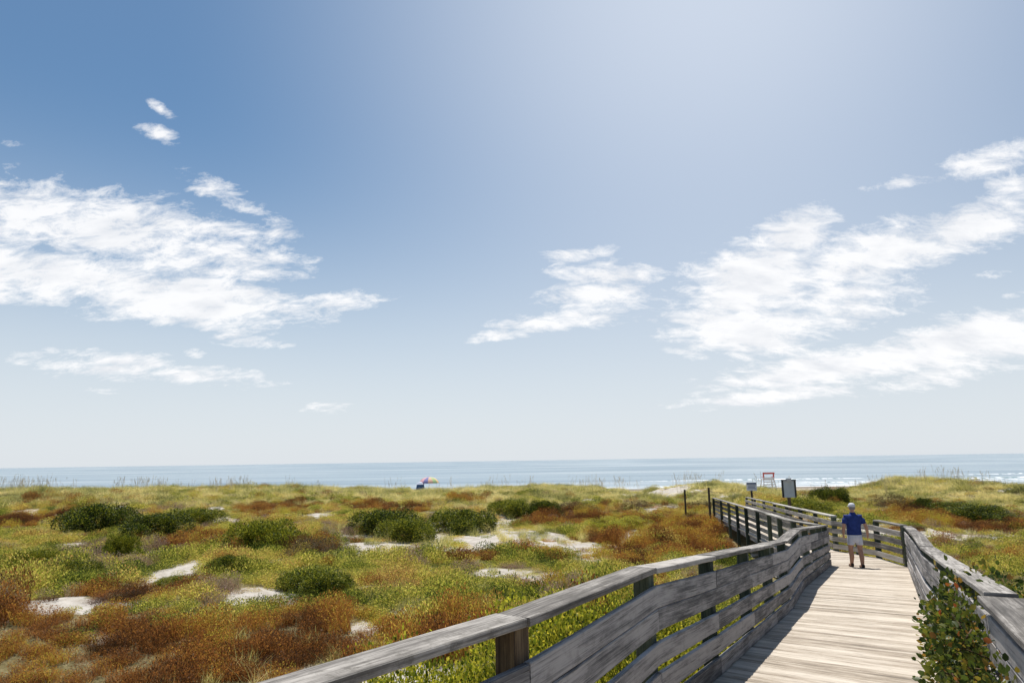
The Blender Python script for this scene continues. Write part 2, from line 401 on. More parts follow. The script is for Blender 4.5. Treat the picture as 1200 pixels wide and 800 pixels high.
def patch_field(P, x, y):
    """strength at world points of patches laid on the dune"""
    f = np.zeros_like(x)
    for (cx, cy, rx, ry, an) in P:
        a = np.array(ground_at(cx, cy)); b_ = np.array(ground_at(cx+rx*math.cos(R(an)), cy+rx*math.sin(R(an)))); c = np.array(ground_at(cx, cy+ry)); c2 = np.array(ground_at(cx, cy-ry))
        e1 = b_-a; l2 = max(.25, .5*np.linalg.norm(c-c2)); l1 = max(.3, np.linalg.norm(e1)); l1 = min(l1, 14); l2 = min(l2, 9, l1*2.2)
        e1 = e1/np.linalg.norm(e1); e2 = np.array([-e1[1], e1[0]])
        dx, dy = x-a[0], y-a[1]
        q = ((dx*e1[0]+dy*e1[1])/l1)**2+((dx*e2[0]+dy*e2[1])/l2)**2
        f = np.maximum(f, (2.6 if rx >= 36 and ry >= 8 and cx > 400 else 1.38)*np.exp(-q*1.1))
    return f
def sand_mask(x, y):
    n = fbm(x, y, 1.6, 31, 4)
    f = patch_field(SAND, x, y)*.93+(n-.5)*2.3
    # small open spots all over the hollow
    f2 = (fbm(x, y, 2.6, 61, 4)-.595)*11*(1-sst(50, 60, y))
    return np.clip(np.maximum(sst(.50, .85, f), np.clip(f2, 0, .8)), 0, 1)

xs = graded(-4000, 4000, -64, 70, .45, 1.22); ys = graded(-400, 3000, -6, 104, .45, 1.16)
X, Y = np.meshgrid(xs, ys); Z = height(X, Y)
sm = sand_mask(X.ravel(), Y.ravel())
beach = sst(84, 92, Y.ravel())
ny, nx = X.shape; idx = np.arange(nx*ny).reshape(ny, nx)
F = np.stack([idx[:-1, :-1], idx[:-1, 1:], idx[1:, 1:], idx[1:, :-1]], -1).reshape(-1, 4)
m, nt, b = nmat('dune_sand'); L = nt.links.new
tc = N(nt, 'ShaderNodeNewGeometry').outputs['Position']
def gn(sc, det=6, rg=.6):
    n = N(nt, 'ShaderNodeTexNoise'); n.inputs['Scale'].default_value = sc; n.inputs['Detail'].default_value = det; n.inputs['Roughness'].default_value = rg; L(tc, n.inputs['Vector']); return n.outputs[0]
sandc = ramp(nt, gn(1.7), [(.3, (.36, .315, .26)), (.5, (.47, .43, .38)), (.7, (.56, .52, .47))])
speck = mrange(nt, gn(9, 6, .8), .56, .64)
sandc = mix(nt, mth(nt, 'MULTIPLY', speck, .6), sandc, (.14, .11, .07))
lit = ramp(nt, gn(5, 7, .7), [(.3, (.08, .065, .03)), (.5, (.18, .15, .07)), (.7, (.32, .27, .16))])
sa = N(nt, 'ShaderNodeAttribute', attribute_name='sand').outputs['Fac']
be = N(nt, 'ShaderNodeAttribute', attribute_name='beach').outputs['Fac']
edge = mrange(nt, mth(nt, 'ADD', sa, mth(nt, 'MULTIPLY', mth(nt, 'SUBTRACT', gn(4, 8, .8), .5), 1.8)), .28, .68)
c = mix(nt, edge, lit, sandc)
wet = N(nt, 'ShaderNodeSeparateXYZ'); L(tc, wet.inputs[0])
bc = ramp(nt, mth(nt, 'DIVIDE', wet.outputs[2], 1.2), [(.0, (.16, .13, .10)), (.18, (.24, .20, .155)), (.45, (.42, .36, .29)), (.9, (.48, .42, .35))])
c = mix(nt, be, c, bc)
L(c, b.inputs['Base Color']); b.inputs['Roughness'].default_value = .95; b.inputs['Specular IOR Level'].default_value = .1
bp = N(nt, 'ShaderNodeBump'); bp.inputs['Strength'].default_value = .8; bp.inputs['Distance'].default_value = .05; L(gn(9, 8, .7), bp.inputs['Height']); L(bp.outputs[0], b.inputs['Normal'])
g = mesh_np('ground', np.stack([X.ravel(), Y.ravel(), Z.ravel()], 1), F, m, smooth=True, col={'sand': sm, 'beach': beach}); g['kind'] = 'structure'

# ------------------------------------------------------------------ sea
m, nt, b = nmat('sea_water'); L = nt.links.new
pos = N(nt, 'ShaderNodeNewGeometry').outputs['Position']
sp = N(nt, 'ShaderNodeSeparateXYZ'); L(pos, sp.inputs[0])
def sn(sx, sy, det=4, rg=.55, dist=0.):
    mp = N(nt, 'ShaderNodeMapping'); mp.inputs['Scale'].default_value = (sx, sy, 1); L(pos, mp.inputs[0])
    n = N(nt, 'ShaderNodeTexNoise'); n.inputs['Scale'].default_value = 1; n.inputs['Detail'].default_value = det; n.inputs['Roughness'].default_value = rg; n.inputs['Distortion'].default_value = dist; L(mp.outputs[0], n.inputs['Vector']); return n.outputs[0]
ld = mth(nt, 'LOGARITHM', mth(nt, 'MAXIMUM', sp.outputs[1], 60.0), 2.0)      # bands that widen with distance offshore
cmb = N(nt, 'ShaderNodeCombineXYZ'); L(mth(nt, 'MULTIPLY', sp.outputs[0], .004), cmb.inputs[0]); L(mth(nt, 'MULTIPLY', ld, 4.5), cmb.inputs[1])
bn = N(nt, 'ShaderNodeTexNoise'); bn.inputs['Scale'].default_value = 1; bn.inputs['Detail'].default_value = 4; L(cmb.outputs[0], bn.inputs['Vector'])
c = ramp(nt, bn.outputs[0], [(.3, (.15, .215, .26)), (.45, (.22, .285, .33)), (.55, (.28, .34, .375)), (.7, (.38, .43, .46))])
fo = mrange(nt, mth(nt, 'ADD', sn(.03, .16, 5, .65, .5), mth(nt, 'MULTIPLY', mrange(nt, sp.outputs[1], 168, 215, 1, 0), .20)), .68, .78)
fo = mth(nt, 'MULTIPLY', fo, mrange(nt, sp.outputs[1], 250, 200, 0, 1))
fl = mth(nt, 'MULTIPLY', mrange(nt, mth(nt, 'ABSOLUTE', mth(nt, 'SUBTRACT', mth(nt, 'ADD', sp.outputs[1], mth(nt, 'MULTIPLY', sn(.015, .0, 3), 14)), 184)), 3.5, 1.5, 0, 1), 1)
fo = mth(nt, 'MAXIMUM', fo, mth(nt, 'MULTIPLY', fl, mrange(nt, sn(.05, .3, 4), .42, .58, 0, .8)))
c = mix(nt, fo, c, (.75, .76, .76))
L(c, b.inputs['Base Color']); b.inputs['Roughness'].default_value = .33; b.inputs['IOR'].default_value = 1.33; b.inputs['Specular IOR Level'].default_value = .42
bp = N(nt, 'ShaderNodeBump'); bp.inputs['Strength'].default_value = .9; bp.inputs['Distance'].default_value = .5; L(mth(nt, 'ADD', sn(.12, .35, 5, .6, .3), mth(nt, 'MULTIPLY', sn(.9, 2.0, 4, .6), .25)), bp.inputs['Height']); L(bp.outputs[0], b.inputs['Normal'])
xs2 = np.linspace(-40000, 40000, 41); ys2 = np.concatenate([np.linspace(140, 400, 14), np.geomspace(500, 45000, 12)])
X2, Y2 = np.meshgrid(xs2, ys2); n2y, n2x = X2.shape; id2 = np.arange(n2x*n2y).reshape(n2y, n2x)
F2 = np.stack([id2[:-1, :-1], id2[:-1, 1:], id2[1:, 1:], id2[1:, :-1]], -1).reshape(-1, 4)
sea = mesh_np('sea', np.stack([X2.ravel(), Y2.ravel(), np.zeros(X2.size)], 1), F2, m, smooth=True); sea['kind'] = 'structure'
# two low breaking swells: real ridges of water with foam crests
mf, ntf, bf = nmat('breaking_foam')
nz = N(ntf, 'ShaderNodeTexNoise'); nz.inputs['Scale'].default_value = .6; nz.inputs['Detail'].default_value = 8
ntf.links.new(N(ntf, 'ShaderNodeNewGeometry').outputs['Position'], nz.inputs['Vector'])
ntf.links.new(ramp(ntf, nz.outputs[0], [(.40, (.10, .19, .21)), (.52, (.75, .77, .78))]), bf.inputs['Base Color']); bf.inputs['Roughness'].default_value = .6
vs = []; fs = []
for (yc, x0, x1, hh) in [(190, 60, 190, .25), (204, 110, 240, .32), (222, 40, 110, .22), (240, 150, 300, .32)]:
    nn = 120; base = len(vs)
    for i in range(nn+1):
        t = i/nn; x = x0+(x1-x0)*t; a = hh*math.sin(math.pi*t)**.5*(.25+1.0*float(fbm(x, yc, 14, 71)))
        y = yc+8*(float(fbm(x, yc, 45, 77))-.5)
        for (dy, dz) in ((-2.6, -.05), (-1.3, .3*a), (-.5, a), (.0, a*.97), (1.2, .45*a), (3.5, -.05)): vs.append((x, y+dy, dz+.02))
        if i:
            for e in range(5): p0 = base+(i-1)*6+e; fs.append((p0, p0+6, p0+7, p0+1))
surf = mesh_np('surf', vs, fs, mf, smooth=True); tag(surf, 'white surf breaking in low lines off the beach', 'surf', kind='stuff')

# ------------------------------------------------------------------ vegetation
def leaves(P, D, size, asp=.45, fold=.25, tones=None):
    """one folded leaf (2 quads) at each P along D"""
    n = len(P); D = D/np.linalg.norm(D, axis=1, keepdims=True)
    a = rng.normal(size=(n, 3)); sd = np.cross(D, a); sd /= np.linalg.norm(sd, axis=1, keepdims=True); nr_ = np.cross(sd, D)
    s = np.asarray(size).reshape(-1, 1)*np.ones((n, 1))
    b0 = P; tip = P+D*s; mid = P+D*s*.5-nr_*s*fold*.25
    l = P+D*s*.5+sd*s*asp*.5; r_ = P+D*s*.5-sd*s*asp*.5
    Vv = np.stack([b0, l, tip, mid, r_], 1).reshape(-1, 3)
    k = np.arange(n)[:, None]*5
    Ff = np.concatenate([k+np.array([[0, 3, 2, 1]]), k+np.array([[0, 4, 2, 3]])], 0)
    t = np.repeat(rng.random(n) if tones is None else tones, 5)
    return Vv, Ff, t
def round_leaves(P, D, size, asp=.8, tones=None):
    n = len(P); D = D/np.linalg.norm(D, axis=1, keepdims=True); a = rng.normal(size=(n, 3)); sd = np.cross(D, a); sd /= np.linalg.norm(sd, axis=1, keepdims=True); nr_ = np.cross(sd, D)
    s = np.asarray(size).reshape(-1, 1)*np.ones((n, 1)); g = lambda u, v, w: P+D*s*u+sd*s*asp*v+nr_*s*w
    Vv = np.stack([g(0, 0, 0), g(.25, .42, .07), g(.66, .40, .05), g(1, 0, -.12), g(.66, -.40, .05), g(.25, -.42, .07), g(.6, 0, -.05)], 1).reshape(-1, 3)
    k = np.arange(n)[:, None]*7
    Ff = np.concatenate([k+np.array([[0, 6, 2, 1]]), k+np.array([[0, 5, 4, 6]]), k+np.array([[6, 4, 3, 2]])], 0)
    return Vv, Ff, np.repeat(rng.random(n) if tones is None else tones, 7)
def blades(P, H, spread, w, n_seg=3, curve=.5):
    n = len(P); an = rng.random(n)*2*np.pi; lean = rng.random(n)*spread
    out = np.stack([np.cos(an), np.sin(an)], 1); ft = rng.random(n)*np.pi
    sd = np.stack([np.cos(ft), np.sin(ft), np.zeros(n)], 1)*np.asarray(w).reshape(-1, 1)/2
    Vv = []; 
    for k in range(n_seg+1):
        t = k/n_seg; r_ = lean*H*(t*(1-curve)+curve*t*t)
        c = np.stack([P[:, 0]+out[:, 0]*r_, P[:, 1]+out[:, 1]*r_, P[:, 2]+H*t*(1-.35*lean*t)], 1)
        ww = (1-t*.85)
        Vv += [c-sd*ww, c+sd*ww]
    Vv = np.stack(Vv, 1).reshape(-1, 3); m_ = 2*(n_seg+1); base = np.arange(n)[:, None]*m_
    Ff = np.concatenate([base+np.array([[2*k, 2*k+1, 2*k+3, 2*k+2]]) for k in range(n_seg)], 0)
    return Vv, Ff, np.repeat(rng.random(n), m_)
def joinp(*parts):
    V_ = []; F_ = []; T_ = []; o = 0
    for v, f, t in parts: V_.append(v); F_.append(f+o); T_.append(t); o += len(v)
    return np.concatenate(V_), np.concatenate(F_), np.concatenate(T_)

G_HERB = leafmat('herb_leaves', [(.16, (.03, .05, .008)), (.36, (.14, .16, .024)), (.50, (.32, .305, .045)), (.64, (.43, .355, .085)), (.80, (.30, .18, .055))], .60, 2.6, rnd=.42)
G_RUST = leafmat('rust_leaves', [(.20, (.05, .026, .010)), (.40, (.15, .06, .018)), (.58, (.29, .12, .03)), (.68, (.38, .22, .04)), (.82, (.34, .30, .04))], .5, 2.2, rnd=.40)
G_PINK = leafmat('seedhead_leaves', [(.25, (.14, .09, .06)), (.45, (.30, .19, .13)), (.65, (.42, .31, .25)), (.85, (.30, .26, .10))], .35, 2.0, rnd=.8)
G_GRASS = leafmat('dune_grass_blades', [(.18, (.06, .065, .022)), (.38, (.24, .24, .075)), (.54, (.42, .38, .12)), (.72, (.52, .44, .20))], .55, 3.5, rnd=.5)
G_BUSH = leafmat('shrub_leaves', rnd=1.3, stops= [(.15, (.012, .022, .005)), (.40, (.04, .065, .008)), (.56, (.13, .16, .014)), (.78, (.36, .34, .03))], trans=.2, patch=3, attr=True)
G_BUSHY = leafmat('bright_shrub_leaves', [(.15, (.035, .05, .006)), (.38, (.13, .16, .014)), (.62, (.38, .36, .03)), (.85, (.50, .42, .05))], .4, 3, attr=True)
G_BROWN = leafmat('dry_shrub_leaves', [(.15, (.035, .025, .014)), (.4, (.085, .055, .025)), (.62, (.14, .09, .035)), (.85, (.13, .13, .03))], .2, 3, attr=True)
G_VINE = leafmat('vine_leaves', [(.12, (.022, .038, .010)), (.38, (.06, .085, .014)), (.56, (.15, .15, .018)), (.70, (.24, .13, .025)), (.88, (.28, .07, .02))], .35, 3, attr=True, rough=.4)
STEM = plain('twigs', (.10, .07, .045), .9, .1, .3)

src = bpy.data.collections.new('tuft_sources')
def source(name, parts, mat):
    V_, F_, T_ = parts
    o = mesh_np(name, V_, F_, mat, tone=T_); COL.objects.unlink(o); src.objects.link(o); return o
def herb(n, rad, hh, lf, asp=.5):
    a = rng.random(n)*2*np.pi; r_ = rad*np.sqrt(rng.random(n)); z = hh*(.15+.85*rng.random(n))*(1-.55*(r_/rad)**2)
    P = np.stack([r_*np.cos(a), r_*np.sin(a), z], 1); D = np.stack([np.cos(a)*.5, np.sin(a)*.5, .35+rng.random(n)*.9], 1)+rng.normal(size=(n, 3))*.45
    lv = leaves(P, D, lf*(.6+.8*rng.random(n)), asp)
    k = max(8, n//14); Ps = np.stack([rad*.5*rng.normal(size=k)*.6, rad*.5*rng.normal(size=k)*.6, np.zeros(k)-.05], 1)
    st = blades(Ps, hh*(.5+.6*rng.random(k)), .7, .008+.0*rng.random(k), 2, .2)
    return joinp(lv, st)
herbs = [source('herb_tuft', herb(480, .34, .30, .036), G_HERB) for _ in range(3)]
herbs_n = [source('herb_tuft_fine', herb(520, .30, .30, .034), G_HERB) for _ in range(2)]
def fluff(n, rad, hh):
    a = rng.random(n)*2*np.pi; r_ = rad*np.sqrt(rng.random(n))*.8
    P = np.stack([r_*np.cos(a), r_*np.sin(a), np.zeros(n)-.04], 1)
    bl = blades(P, hh*(.55+.6*rng.random(n)), .75, .010, 3, .4)
    k = n*2; a = rng.random(k)*2*np.pi; r2 = rad*np.sqrt(rng.random(k)); z = hh*(.45+.65*rng.random(k))*(1-.4*(r2/rad)**2)
    lv = leaves(np.stack([r2*np.cos(a), r2*np.sin(a), z], 1), np.stack([np.cos(a)*.4, np.sin(a)*.4, np.ones(k)], 1)+rng.normal(size=(k, 3))*.5, .028*(.6+rng.random(k)), .5)
    return joinp(bl, lv)
rusts = [source('rust_tuft', fluff(190, .32, .36), G_RUST) for _ in range(3)]
pinks = [source('seedhead_tuft', fluff(150, .30, .38), G_PINK) for _ in range(2)]
def gr(n, rad, hh, w, spread=.8):
    a = rng.random(n)*2*np.pi; r_ = rad*np.sqrt(rng.random(n))
    return blades(np.stack([r_*np.cos(a), r_*np.sin(a), np.zeros(n)-.05], 1), hh*(.45+.7*rng.random(n)), spread, w*(.7+.6*rng.random(n)), 3, .6)
grass = [source('dune_grass_tuft', gr(110, .32, .75, .014, .9), G_GRASS) for _ in range(3)]
def oat(n):
    parts = []
    for k in range(n):
        a = rng.random()*6.28; bx, by = rng.normal()*.3, rng.normal()*.3; H = 1.15+.7*rng.random(); ln = .12+.25*rng.random()
        P0 = np.array([[bx, by, 0.]])
        pts = [(bx+math.cos(a)*ln*t*t, by+math.sin(a)*ln*t*t, H*t) for t in (0, .33, .66, 1)]
        V_ = []; w = .006
        for p in pts: V_ += [(p[0]-w, p[1], p[2]), (p[0]+w, p[1], p[2])]
        F_ = np.array([[2*i, 2*i+1, 2*i+3, 2*i+2] for i in range(3)])
        parts.append((np.array(V_), F_, np.full(8, .8)))
        m_ = 26; tt = .74+.26*rng.random(m_); P = np.stack([bx+math.cos(a)*ln*tt*tt, by+math.sin(a)*ln*tt*tt, H*tt], 1)+rng.normal(size=(m_, 3))*np.array([.012, .012, .005])
        D = np.stack([np.full(m_, math.cos(a)*.7), np.full(m_, math.sin(a)*.7), -.4+.9*rng.random(m_)], 1)+rng.normal(size=(m_, 3))*.4
        parts.append(leaves(P, D, .055, .35))
    return joinp(*parts)
oats = [source('sea_oat_stalks', oat(6), leafmat('sea_oat', [(.2, (.20, .16, .09)), (.5, (.34, .28, .17)), (.8, (.45, .38, .25))], .3)) for _ in range(3)]

def scatter(name, srcs, P, scl, kind_label, cat, tilt=.12):
    """a cloud of points; geometry nodes set one tuft at each"""
    n = len(P)
    me = bpy.data.meshes.new(name); me.vertices.add(n); me.vertices.foreach_set('co', np.asarray(P).ravel())
    rot = np.stack([rng.normal(size=n)*tilt, rng.normal(size=n)*tilt, rng.random(n)*6.28], 1)
    a = me.attributes.new('rot', 'FLOAT_VECTOR', 'POINT'); a.data.foreach_set('vector', rot.ravel())
    a = me.attributes.new('scl', 'FLOAT_VECTOR', 'POINT'); a.data.foreach_set('vector', np.asarray(scl).ravel())
    a = me.attributes.new('idx', 'INT', 'POINT'); a.data.foreach_set('value', rng.integers(0, len(srcs), n).astype(np.int32))
    o = bpy.data.objects.new(name, me); COL.objects.link(o)
    c = bpy.data.collections.new(name+'_sources')
    for s_ in srcs: c.objects.link(s_)
    gt = bpy.data.node_groups.new(name, 'GeometryNodeTree')
    gt.interface.new_socket('Geometry', in_out='INPUT', socket_type='NodeSocketGeometry'); gt.interface.new_socket('Geometry', in_out='OUTPUT', socket_type='NodeSocketGeometry')
    i = gt.nodes.new('NodeGroupInput'); ou = gt.nodes.new('NodeGroupOutput')
    ip = gt.nodes.new('GeometryNodeInstanceOnPoints'); ci = gt.nodes.new('GeometryNodeCollectionInfo'); ci.inputs[0].default_value = c; ci.inputs['Separate Children'].default_value = True; ci.inputs['Reset Children'].default_value = True
    mp_ = gt.nodes.new('GeometryNodeMeshToPoints'); gt.links.new(i.outputs[0], mp_.inputs[0]); gt.links.new(mp_.outputs[0], ip.inputs['Points'])
    gt.links.new(ci.outputs[0], ip.inputs['Instance']); ip.inputs['Pick Instance'].default_value = True
    for nm, ty, sock in (('rot', 'FLOAT_VECTOR', 'Rotation'), ('scl', 'FLOAT_VECTOR', 'Scale'), ('idx', 'INT', 'Instance Index')):
        na = gt.nodes.new('GeometryNodeInputNamedAttribute'); na.data_type = ty; na.inputs[0].default_value = nm
        out = [s_ for s_ in na.outputs if s_.enabled][0]
        gt.links.new(out, ip.inputs[sock])
    gt.links.new(ip.outputs[0], ou.inputs[0])
    md = o.modifiers.new('scatter', 'NODES'); md.node_group = gt
    tag(o, kind_label, cat, kind='stuff'); return o

def pts_region(y0, y1, dens, wide=.86, pad=5):
    n = int(dens*(y1-y0)*2*(wide*(y0+y1)/2+pad))
    y = y0+(y1-y0)*rng.random(n); x = (rng.random(n)*2-1)*(wide*y1+pad)
    k = np.abs(x) < wide*np.maximum(y, 0)+pad
    return x[k], y[k]
def off_deck(x, y):
    """outside the footprint of the walkway"""
    bad = np.zeros(len(x), bool)
    Ly = [s[0] for s in ST]; Ry_ = [s[1] for s in ST]
    for a, b_ in zip(ST, ST[1:]):
        A = np.array([(a[0][0]+a[1][0])/2, (a[0][1]+a[1][1])/2]); B = np.array([(b_[0][0]+b_[1][0])/2, (b_[0][1]+b_[1][1])/2])
        d = B-A; t = np.clip(((x-A[0])*d[0]+(y-A[1])*d[1])/(d@d), 0, 1)
        bad |= np.hypot(x-A[0]-d[0]*t, y-A[1]-d[1]*t) < 1.35
    return ~bad
X_, Y_ = [], []
for (y0, y1, dn) in ((-4, 14, 13), (14, 26, 10), (26, 42, 7.5), (42, 62, 5.5), (62, 84, 5)):
    x, y = pts_region(y0, y1, dn); X_.append(x); Y_.append(y)
x = np.concatenate(X_); y = np.concatenate(Y_)
k = off_deck(x, y); x, y = x[k], y[k]
sd_ = sand_mask(x, y); rs = patch_field(RUST, x, y)+(fbm(x, y, 2.2, 41, 3)-.5)*1.3
back = sst(52, 62, y+(fbm(x, y, 7, 51)-.5)*14)               # grass takes over towards the ridge
u = rng.random(len(x))
sp_ = fbm(x, y, .9, 77, 3); keep = u > np.clip(sst(.22, .62, sd_)*1.1, 0, .94-.45*(sp_ > .56))
x, y, sd_, rs, back = x[keep], y[keep], sd_[keep], rs[keep], back[keep]
z = height(x, y); u = rng.random(len(x)); u2 = rng.random(len(x))
is_g = u < back*(.93-.45*(fbm(x, y, 4.5, 81, 3) > .60)); rust_p = sst(.35, .85, rs)+.10*(fbm(x, y, 3.1, 91, 3) > .56)
is_r = (~is_g) & (u2 < rust_p*.92)
pink_p = np.clip((fbm(x, y, 2.7, 95, 3)-.60)*9, 0, .75)*(y > 16)
is_p = (~is_g) & (~is_r) & (rng.random(len(x)) < pink_p)
is_h = ~(is_g | is_r | is_p)
print('tufts', len(x), is_g.sum(), is_r.sum(), is_p.sum(), is_h.sum())
def sc_(k, lo, hi, zl=.7, zh=1.3):
    n = int(k.sum()); s_ = lo+(hi-lo)*rng.random(n); d = 1+np.clip((y[k]-20)/60, 0, .8)*.35
    edge_ = (1-.65*sd_[k])*(.6+1.1*np.clip((fbm(x[k], y[k], 1.8, 83, 3)-.3)*2.2, 0, 1)); s_ = s_*(.8+.5*(fbm(x[k], y[k], 1.8, 83, 3)))
    return np.stack([s_*d, s_*d, s_*(zl+(zh-zl)*rng.random(n))*edge_], 1)
def P_(k): return np.stack([x[k], y[k], z[k]], 1)
near = y < 20
scatter('yellow_green_herbs', herbs, P_(is_h & ~near), sc_(is_h & ~near, .8, 1.35, .5, 1.2), 'low yellow-green herbs carpeting the dune hollow', 'ground cover')
scatter('leafy_herbs', herbs_n, P_(is_h & near), sc_(is_h & near, .8, 1.35, .5, 1.2), 'fine leafy green ground cover close to the boardwalk', 'ground cover')
scatter('rust_groundcover', rusts, P_(is_r), sc_(is_r, .8, 1.3, .6, 1.2), 'rust-brown dry scrub carpeting the near dune at lower left', 'ground cover')
scatter('dry_seedheads', pinks, P_(is_p), sc_(is_p, .7, 1.1, .5, 1.0), 'pale pinkish dry seed heads mixed through the scrub', 'ground cover')
scatter('dune_grass', grass, P_(is_g), sc_(is_g, .8, 1.2, .34, .66), 'tall tan-green dune grass along the ridge before the sea', 'grass')
# grass singles strewn through the hollow
xg, yg = pts_region(10, 60, .9); kk = off_deck(xg, yg) & (fbm(xg, yg, 5, 97) > .5); xg, yg = xg[kk], yg[kk]
scatter('stray_grass', grass, np.stack([xg, yg, height(xg, yg)], 1), np.repeat((.45+.4*rng.random(len(xg)))[:, None], 3, 1), 'stray tufts of pale grass through the hollow', 'grass')
# sea oats on the ridge: sparse clumps where they show against the water
ox = []; oy = []
for (pa, pb, n) in ((0, 60, 26), (140, 192, 14), (245, 290, 14), (60, 140, 3), (190, 245, 2), (290, 480, 6), (500, 760, 22), (780, 870, 10), (880, 1010, 12), (1010, 1130, 26), (1130, 1200, 5)):
    for _ in range(n):
        Yo = 68+rng.random()*7; ox.append((pa+rng.random()*(pb-pa)-600)/812*Yo); oy.append(Yo)
ox = np.array(ox); oy = np.array(oy)
scatter('sea_oats', oats, np.stack([ox, oy, height(ox, oy)], 1), np.repeat((.75+.35*rng.random(len(ox)))[:, None], 3, 1), 'thin sea oat stalks standing above the ridge against the water', 'grass', .05)

# ---- shrubs: crown of leaves over stems
def crown_proto(n, lf, seed, lumps=9, flat=.55, asp=.5, zl=.5, zs=1.0):
    r0 = np.random.default_rng(seed)
    C = np.stack([r0.normal(size=lumps)*.45, r0.normal(size=lumps)*.45, .18+.42*r0.random(lumps)], 1); C[:, :2] = np.clip(C[:, :2], -.78, .78)
    C[:, 2] *= (1-.6*np.minimum(1, (C[:, 0]**2+C[:, 1]**2)))
    rr = .20+.20*r0.random(lumps)
    w = rr**2/np.sum(rr**2); k = r0.choice(lumps, n, p=w)
    D = r0.normal(size=(n, 3)); D /= np.linalg.norm(D, axis=1, keepdims=True); D[:, 2] = np.where(D[:, 2] < -.35, -D[:, 2], D[:, 2])
    P = C[k]+D*(rr[k]*(.60+.5*r0.random(n)**.6))[:, None]; lowq = r0.random(n) < .30; P[:, 2] = np.where(lowq, P[:, 2]*r0.random(n)**.7, P[:, 2])
    # sprigs poking out
    P[:, 2] = np.maximum(P[:, 2], .02)
    spr = (r0.random(n) < .06)&(D[:, 2] > 0); P = np.where(spr[:, None], C[k]+D*(rr[k]*(1.1+.35*vnoise(D[:, 0]*6+seed, D[:, 1]*6, 1)))[:, None], P)
    ins = np.zeros(n)
    for c_, q in zip(C, rr): ins += (np.linalg.norm(P-c_, axis=1) < q*.55)
    kk = ins < 1; P = P[kk]; D = D[kk]
    tn = np.clip(.5+.22*r0.normal(size=len(P))+.25*(vnoise(P[:, 0]*9+seed, P[:, 1]*9+P[:, 2]*7, 1)-.5), 0, 1)
    DD = D+r0.normal(size=D.shape)*.6+np.array([0, 0, zl]); DD[:, 2] *= zs
    return leaves(P, DD, lf*(.6+.8*r0.random(len(P))), asp, tones=tn)
def shrub_proto(name, mat, seed, n, lf, **k):
    V_, F_, T_ = crown_proto(n, lf, seed, **k)
    me_o = mesh_np('crown', V_, F_, mat, tone=T_); COL.objects.unlink(me_o)
    mb = MB(); r0 = random.Random(seed)
    for q in range(7):
        a = r0.uniform(0, 6.28); l = r0.uniform(.3, .6)
        mb.tube([(0.05*math.cos(a), .05*math.sin(a), -.12), (l*.5*math.cos(a), l*.5*math.sin(a), .14), (l*math.cos(a), l*math.sin(a), .32)], [.03, .02, .008], 5)
    st_o = mb.build('stems', STEM); COL.objects.unlink(st_o)
    return me_o.data, st_o.data
PG = [shrub_proto('g', G_BUSH, s_, 34000, .046, lumps=22, zl=.3, zs=.8) for s_ in (3, 8, 21, 34)]
PB = [shrub_proto('b', G_BROWN, s_, 9000, .036, lumps=18) for s_ in (5, 6)]
PY = [shrub_proto('y', G_BUSHY, s_, 34000, .024, lumps=20, zl=.2, zs=.42, asp=.8) for s_ in (13, 15, 17)]
def shrub(px, base, wpx, hpx, protos, label, name='dune_shrub', group=None, at=None, size=None, depth=1.0):
    if at is None:
        gx, gy = ground_at(px, base); s_ = wpx/812*gy/2*1.08; hh = hpx/812*gy*1.12
    else: gx, gy = at; s_, hh = size
    zb = float(height(gx, gy))
    e = empty(name, (gx, gy+(s_*.6 if at is None else 0), zb), rng.random()*6.28); e.scale = (s_, s_*depth, hh)
    if at is None: e.rotation_euler = (0, 0, random.choice([0, 3.14159])+rng.normal()*.2)
    cm, sm_ = random.choice(protos)
    for nm, me in (('crown', cm), ('stems', sm_)):
        o = bpy.data.objects.new(nm, me); COL.objects.link(o); o.parent = e
    tag(e, label, 'shrub', group)
GS = 'dark green shrubs scattered over the dunes'
for a in [(92, 628, 78, 36, PG, 'large dark green shrub, leftmost below the pale sand bank'),
          (163, 632, 76, 30, PG, 'dark green mounded shrub, middle of the row below the sand bank'),
          (212, 620, 70, 24, PG, 'dark green shrub at the right end of the row below the sand bank'),
          (131, 660, 38, 34, PG, 'small upright dark shrub below the row of large ones'),
          (303, 653, 84, 42, PG, 'rounded dark green shrub standing alone at centre left'),
          (258, 678, 44, 25, PG, 'small round olive shrub just beside the slanting sand strip'),
          (24, 672, 52, 26, PG, 'dark low shrub at the left edge of the photo'),
          (64, 681, 64, 24, PG, 'dark spreading shrub beside the shrub at the left edge'),
          (361, 702, 74, 30, PG, 'green shrub between pale sand and rust scrub'),
          (452, 630, 84, 32, PG, 'long green shrub on the left above the big sand patch'),
          (478, 636, 66, 28, PG, 'dark shrub at the near left edge of the big sand patch'),
          (536, 628, 70, 30, PG, 'dark green shrub at the head of the big sand patch'),
          (598, 607, 46, 21, PG, 'pale green-topped shrub, left of two behind the sand patch'),
          (635, 606, 36, 20, PG, 'dark shrub, right of two behind the sand patch'),
          (980, 595, 38, 24, PG, 'dark shrub with rusty tips above the walking man'),
          (1086, 598, 24, 15, PG, 'small dark shrub right of the walking man'),
          (1160, 614, 64, 22, PG, 'wide dark green shrub on the dune at the right edge'),
          (197, 690, 40, 12, PG, 'low green shrub above the strip of open sand'),
          (948, 603, 52, 18, PG, 'green shrub close behind the far right railing'),
          (1118, 602, 60, 14, PG, 'low olive shrub left of the wide dark one at the right')]:
    shrub(*a, group=GS)
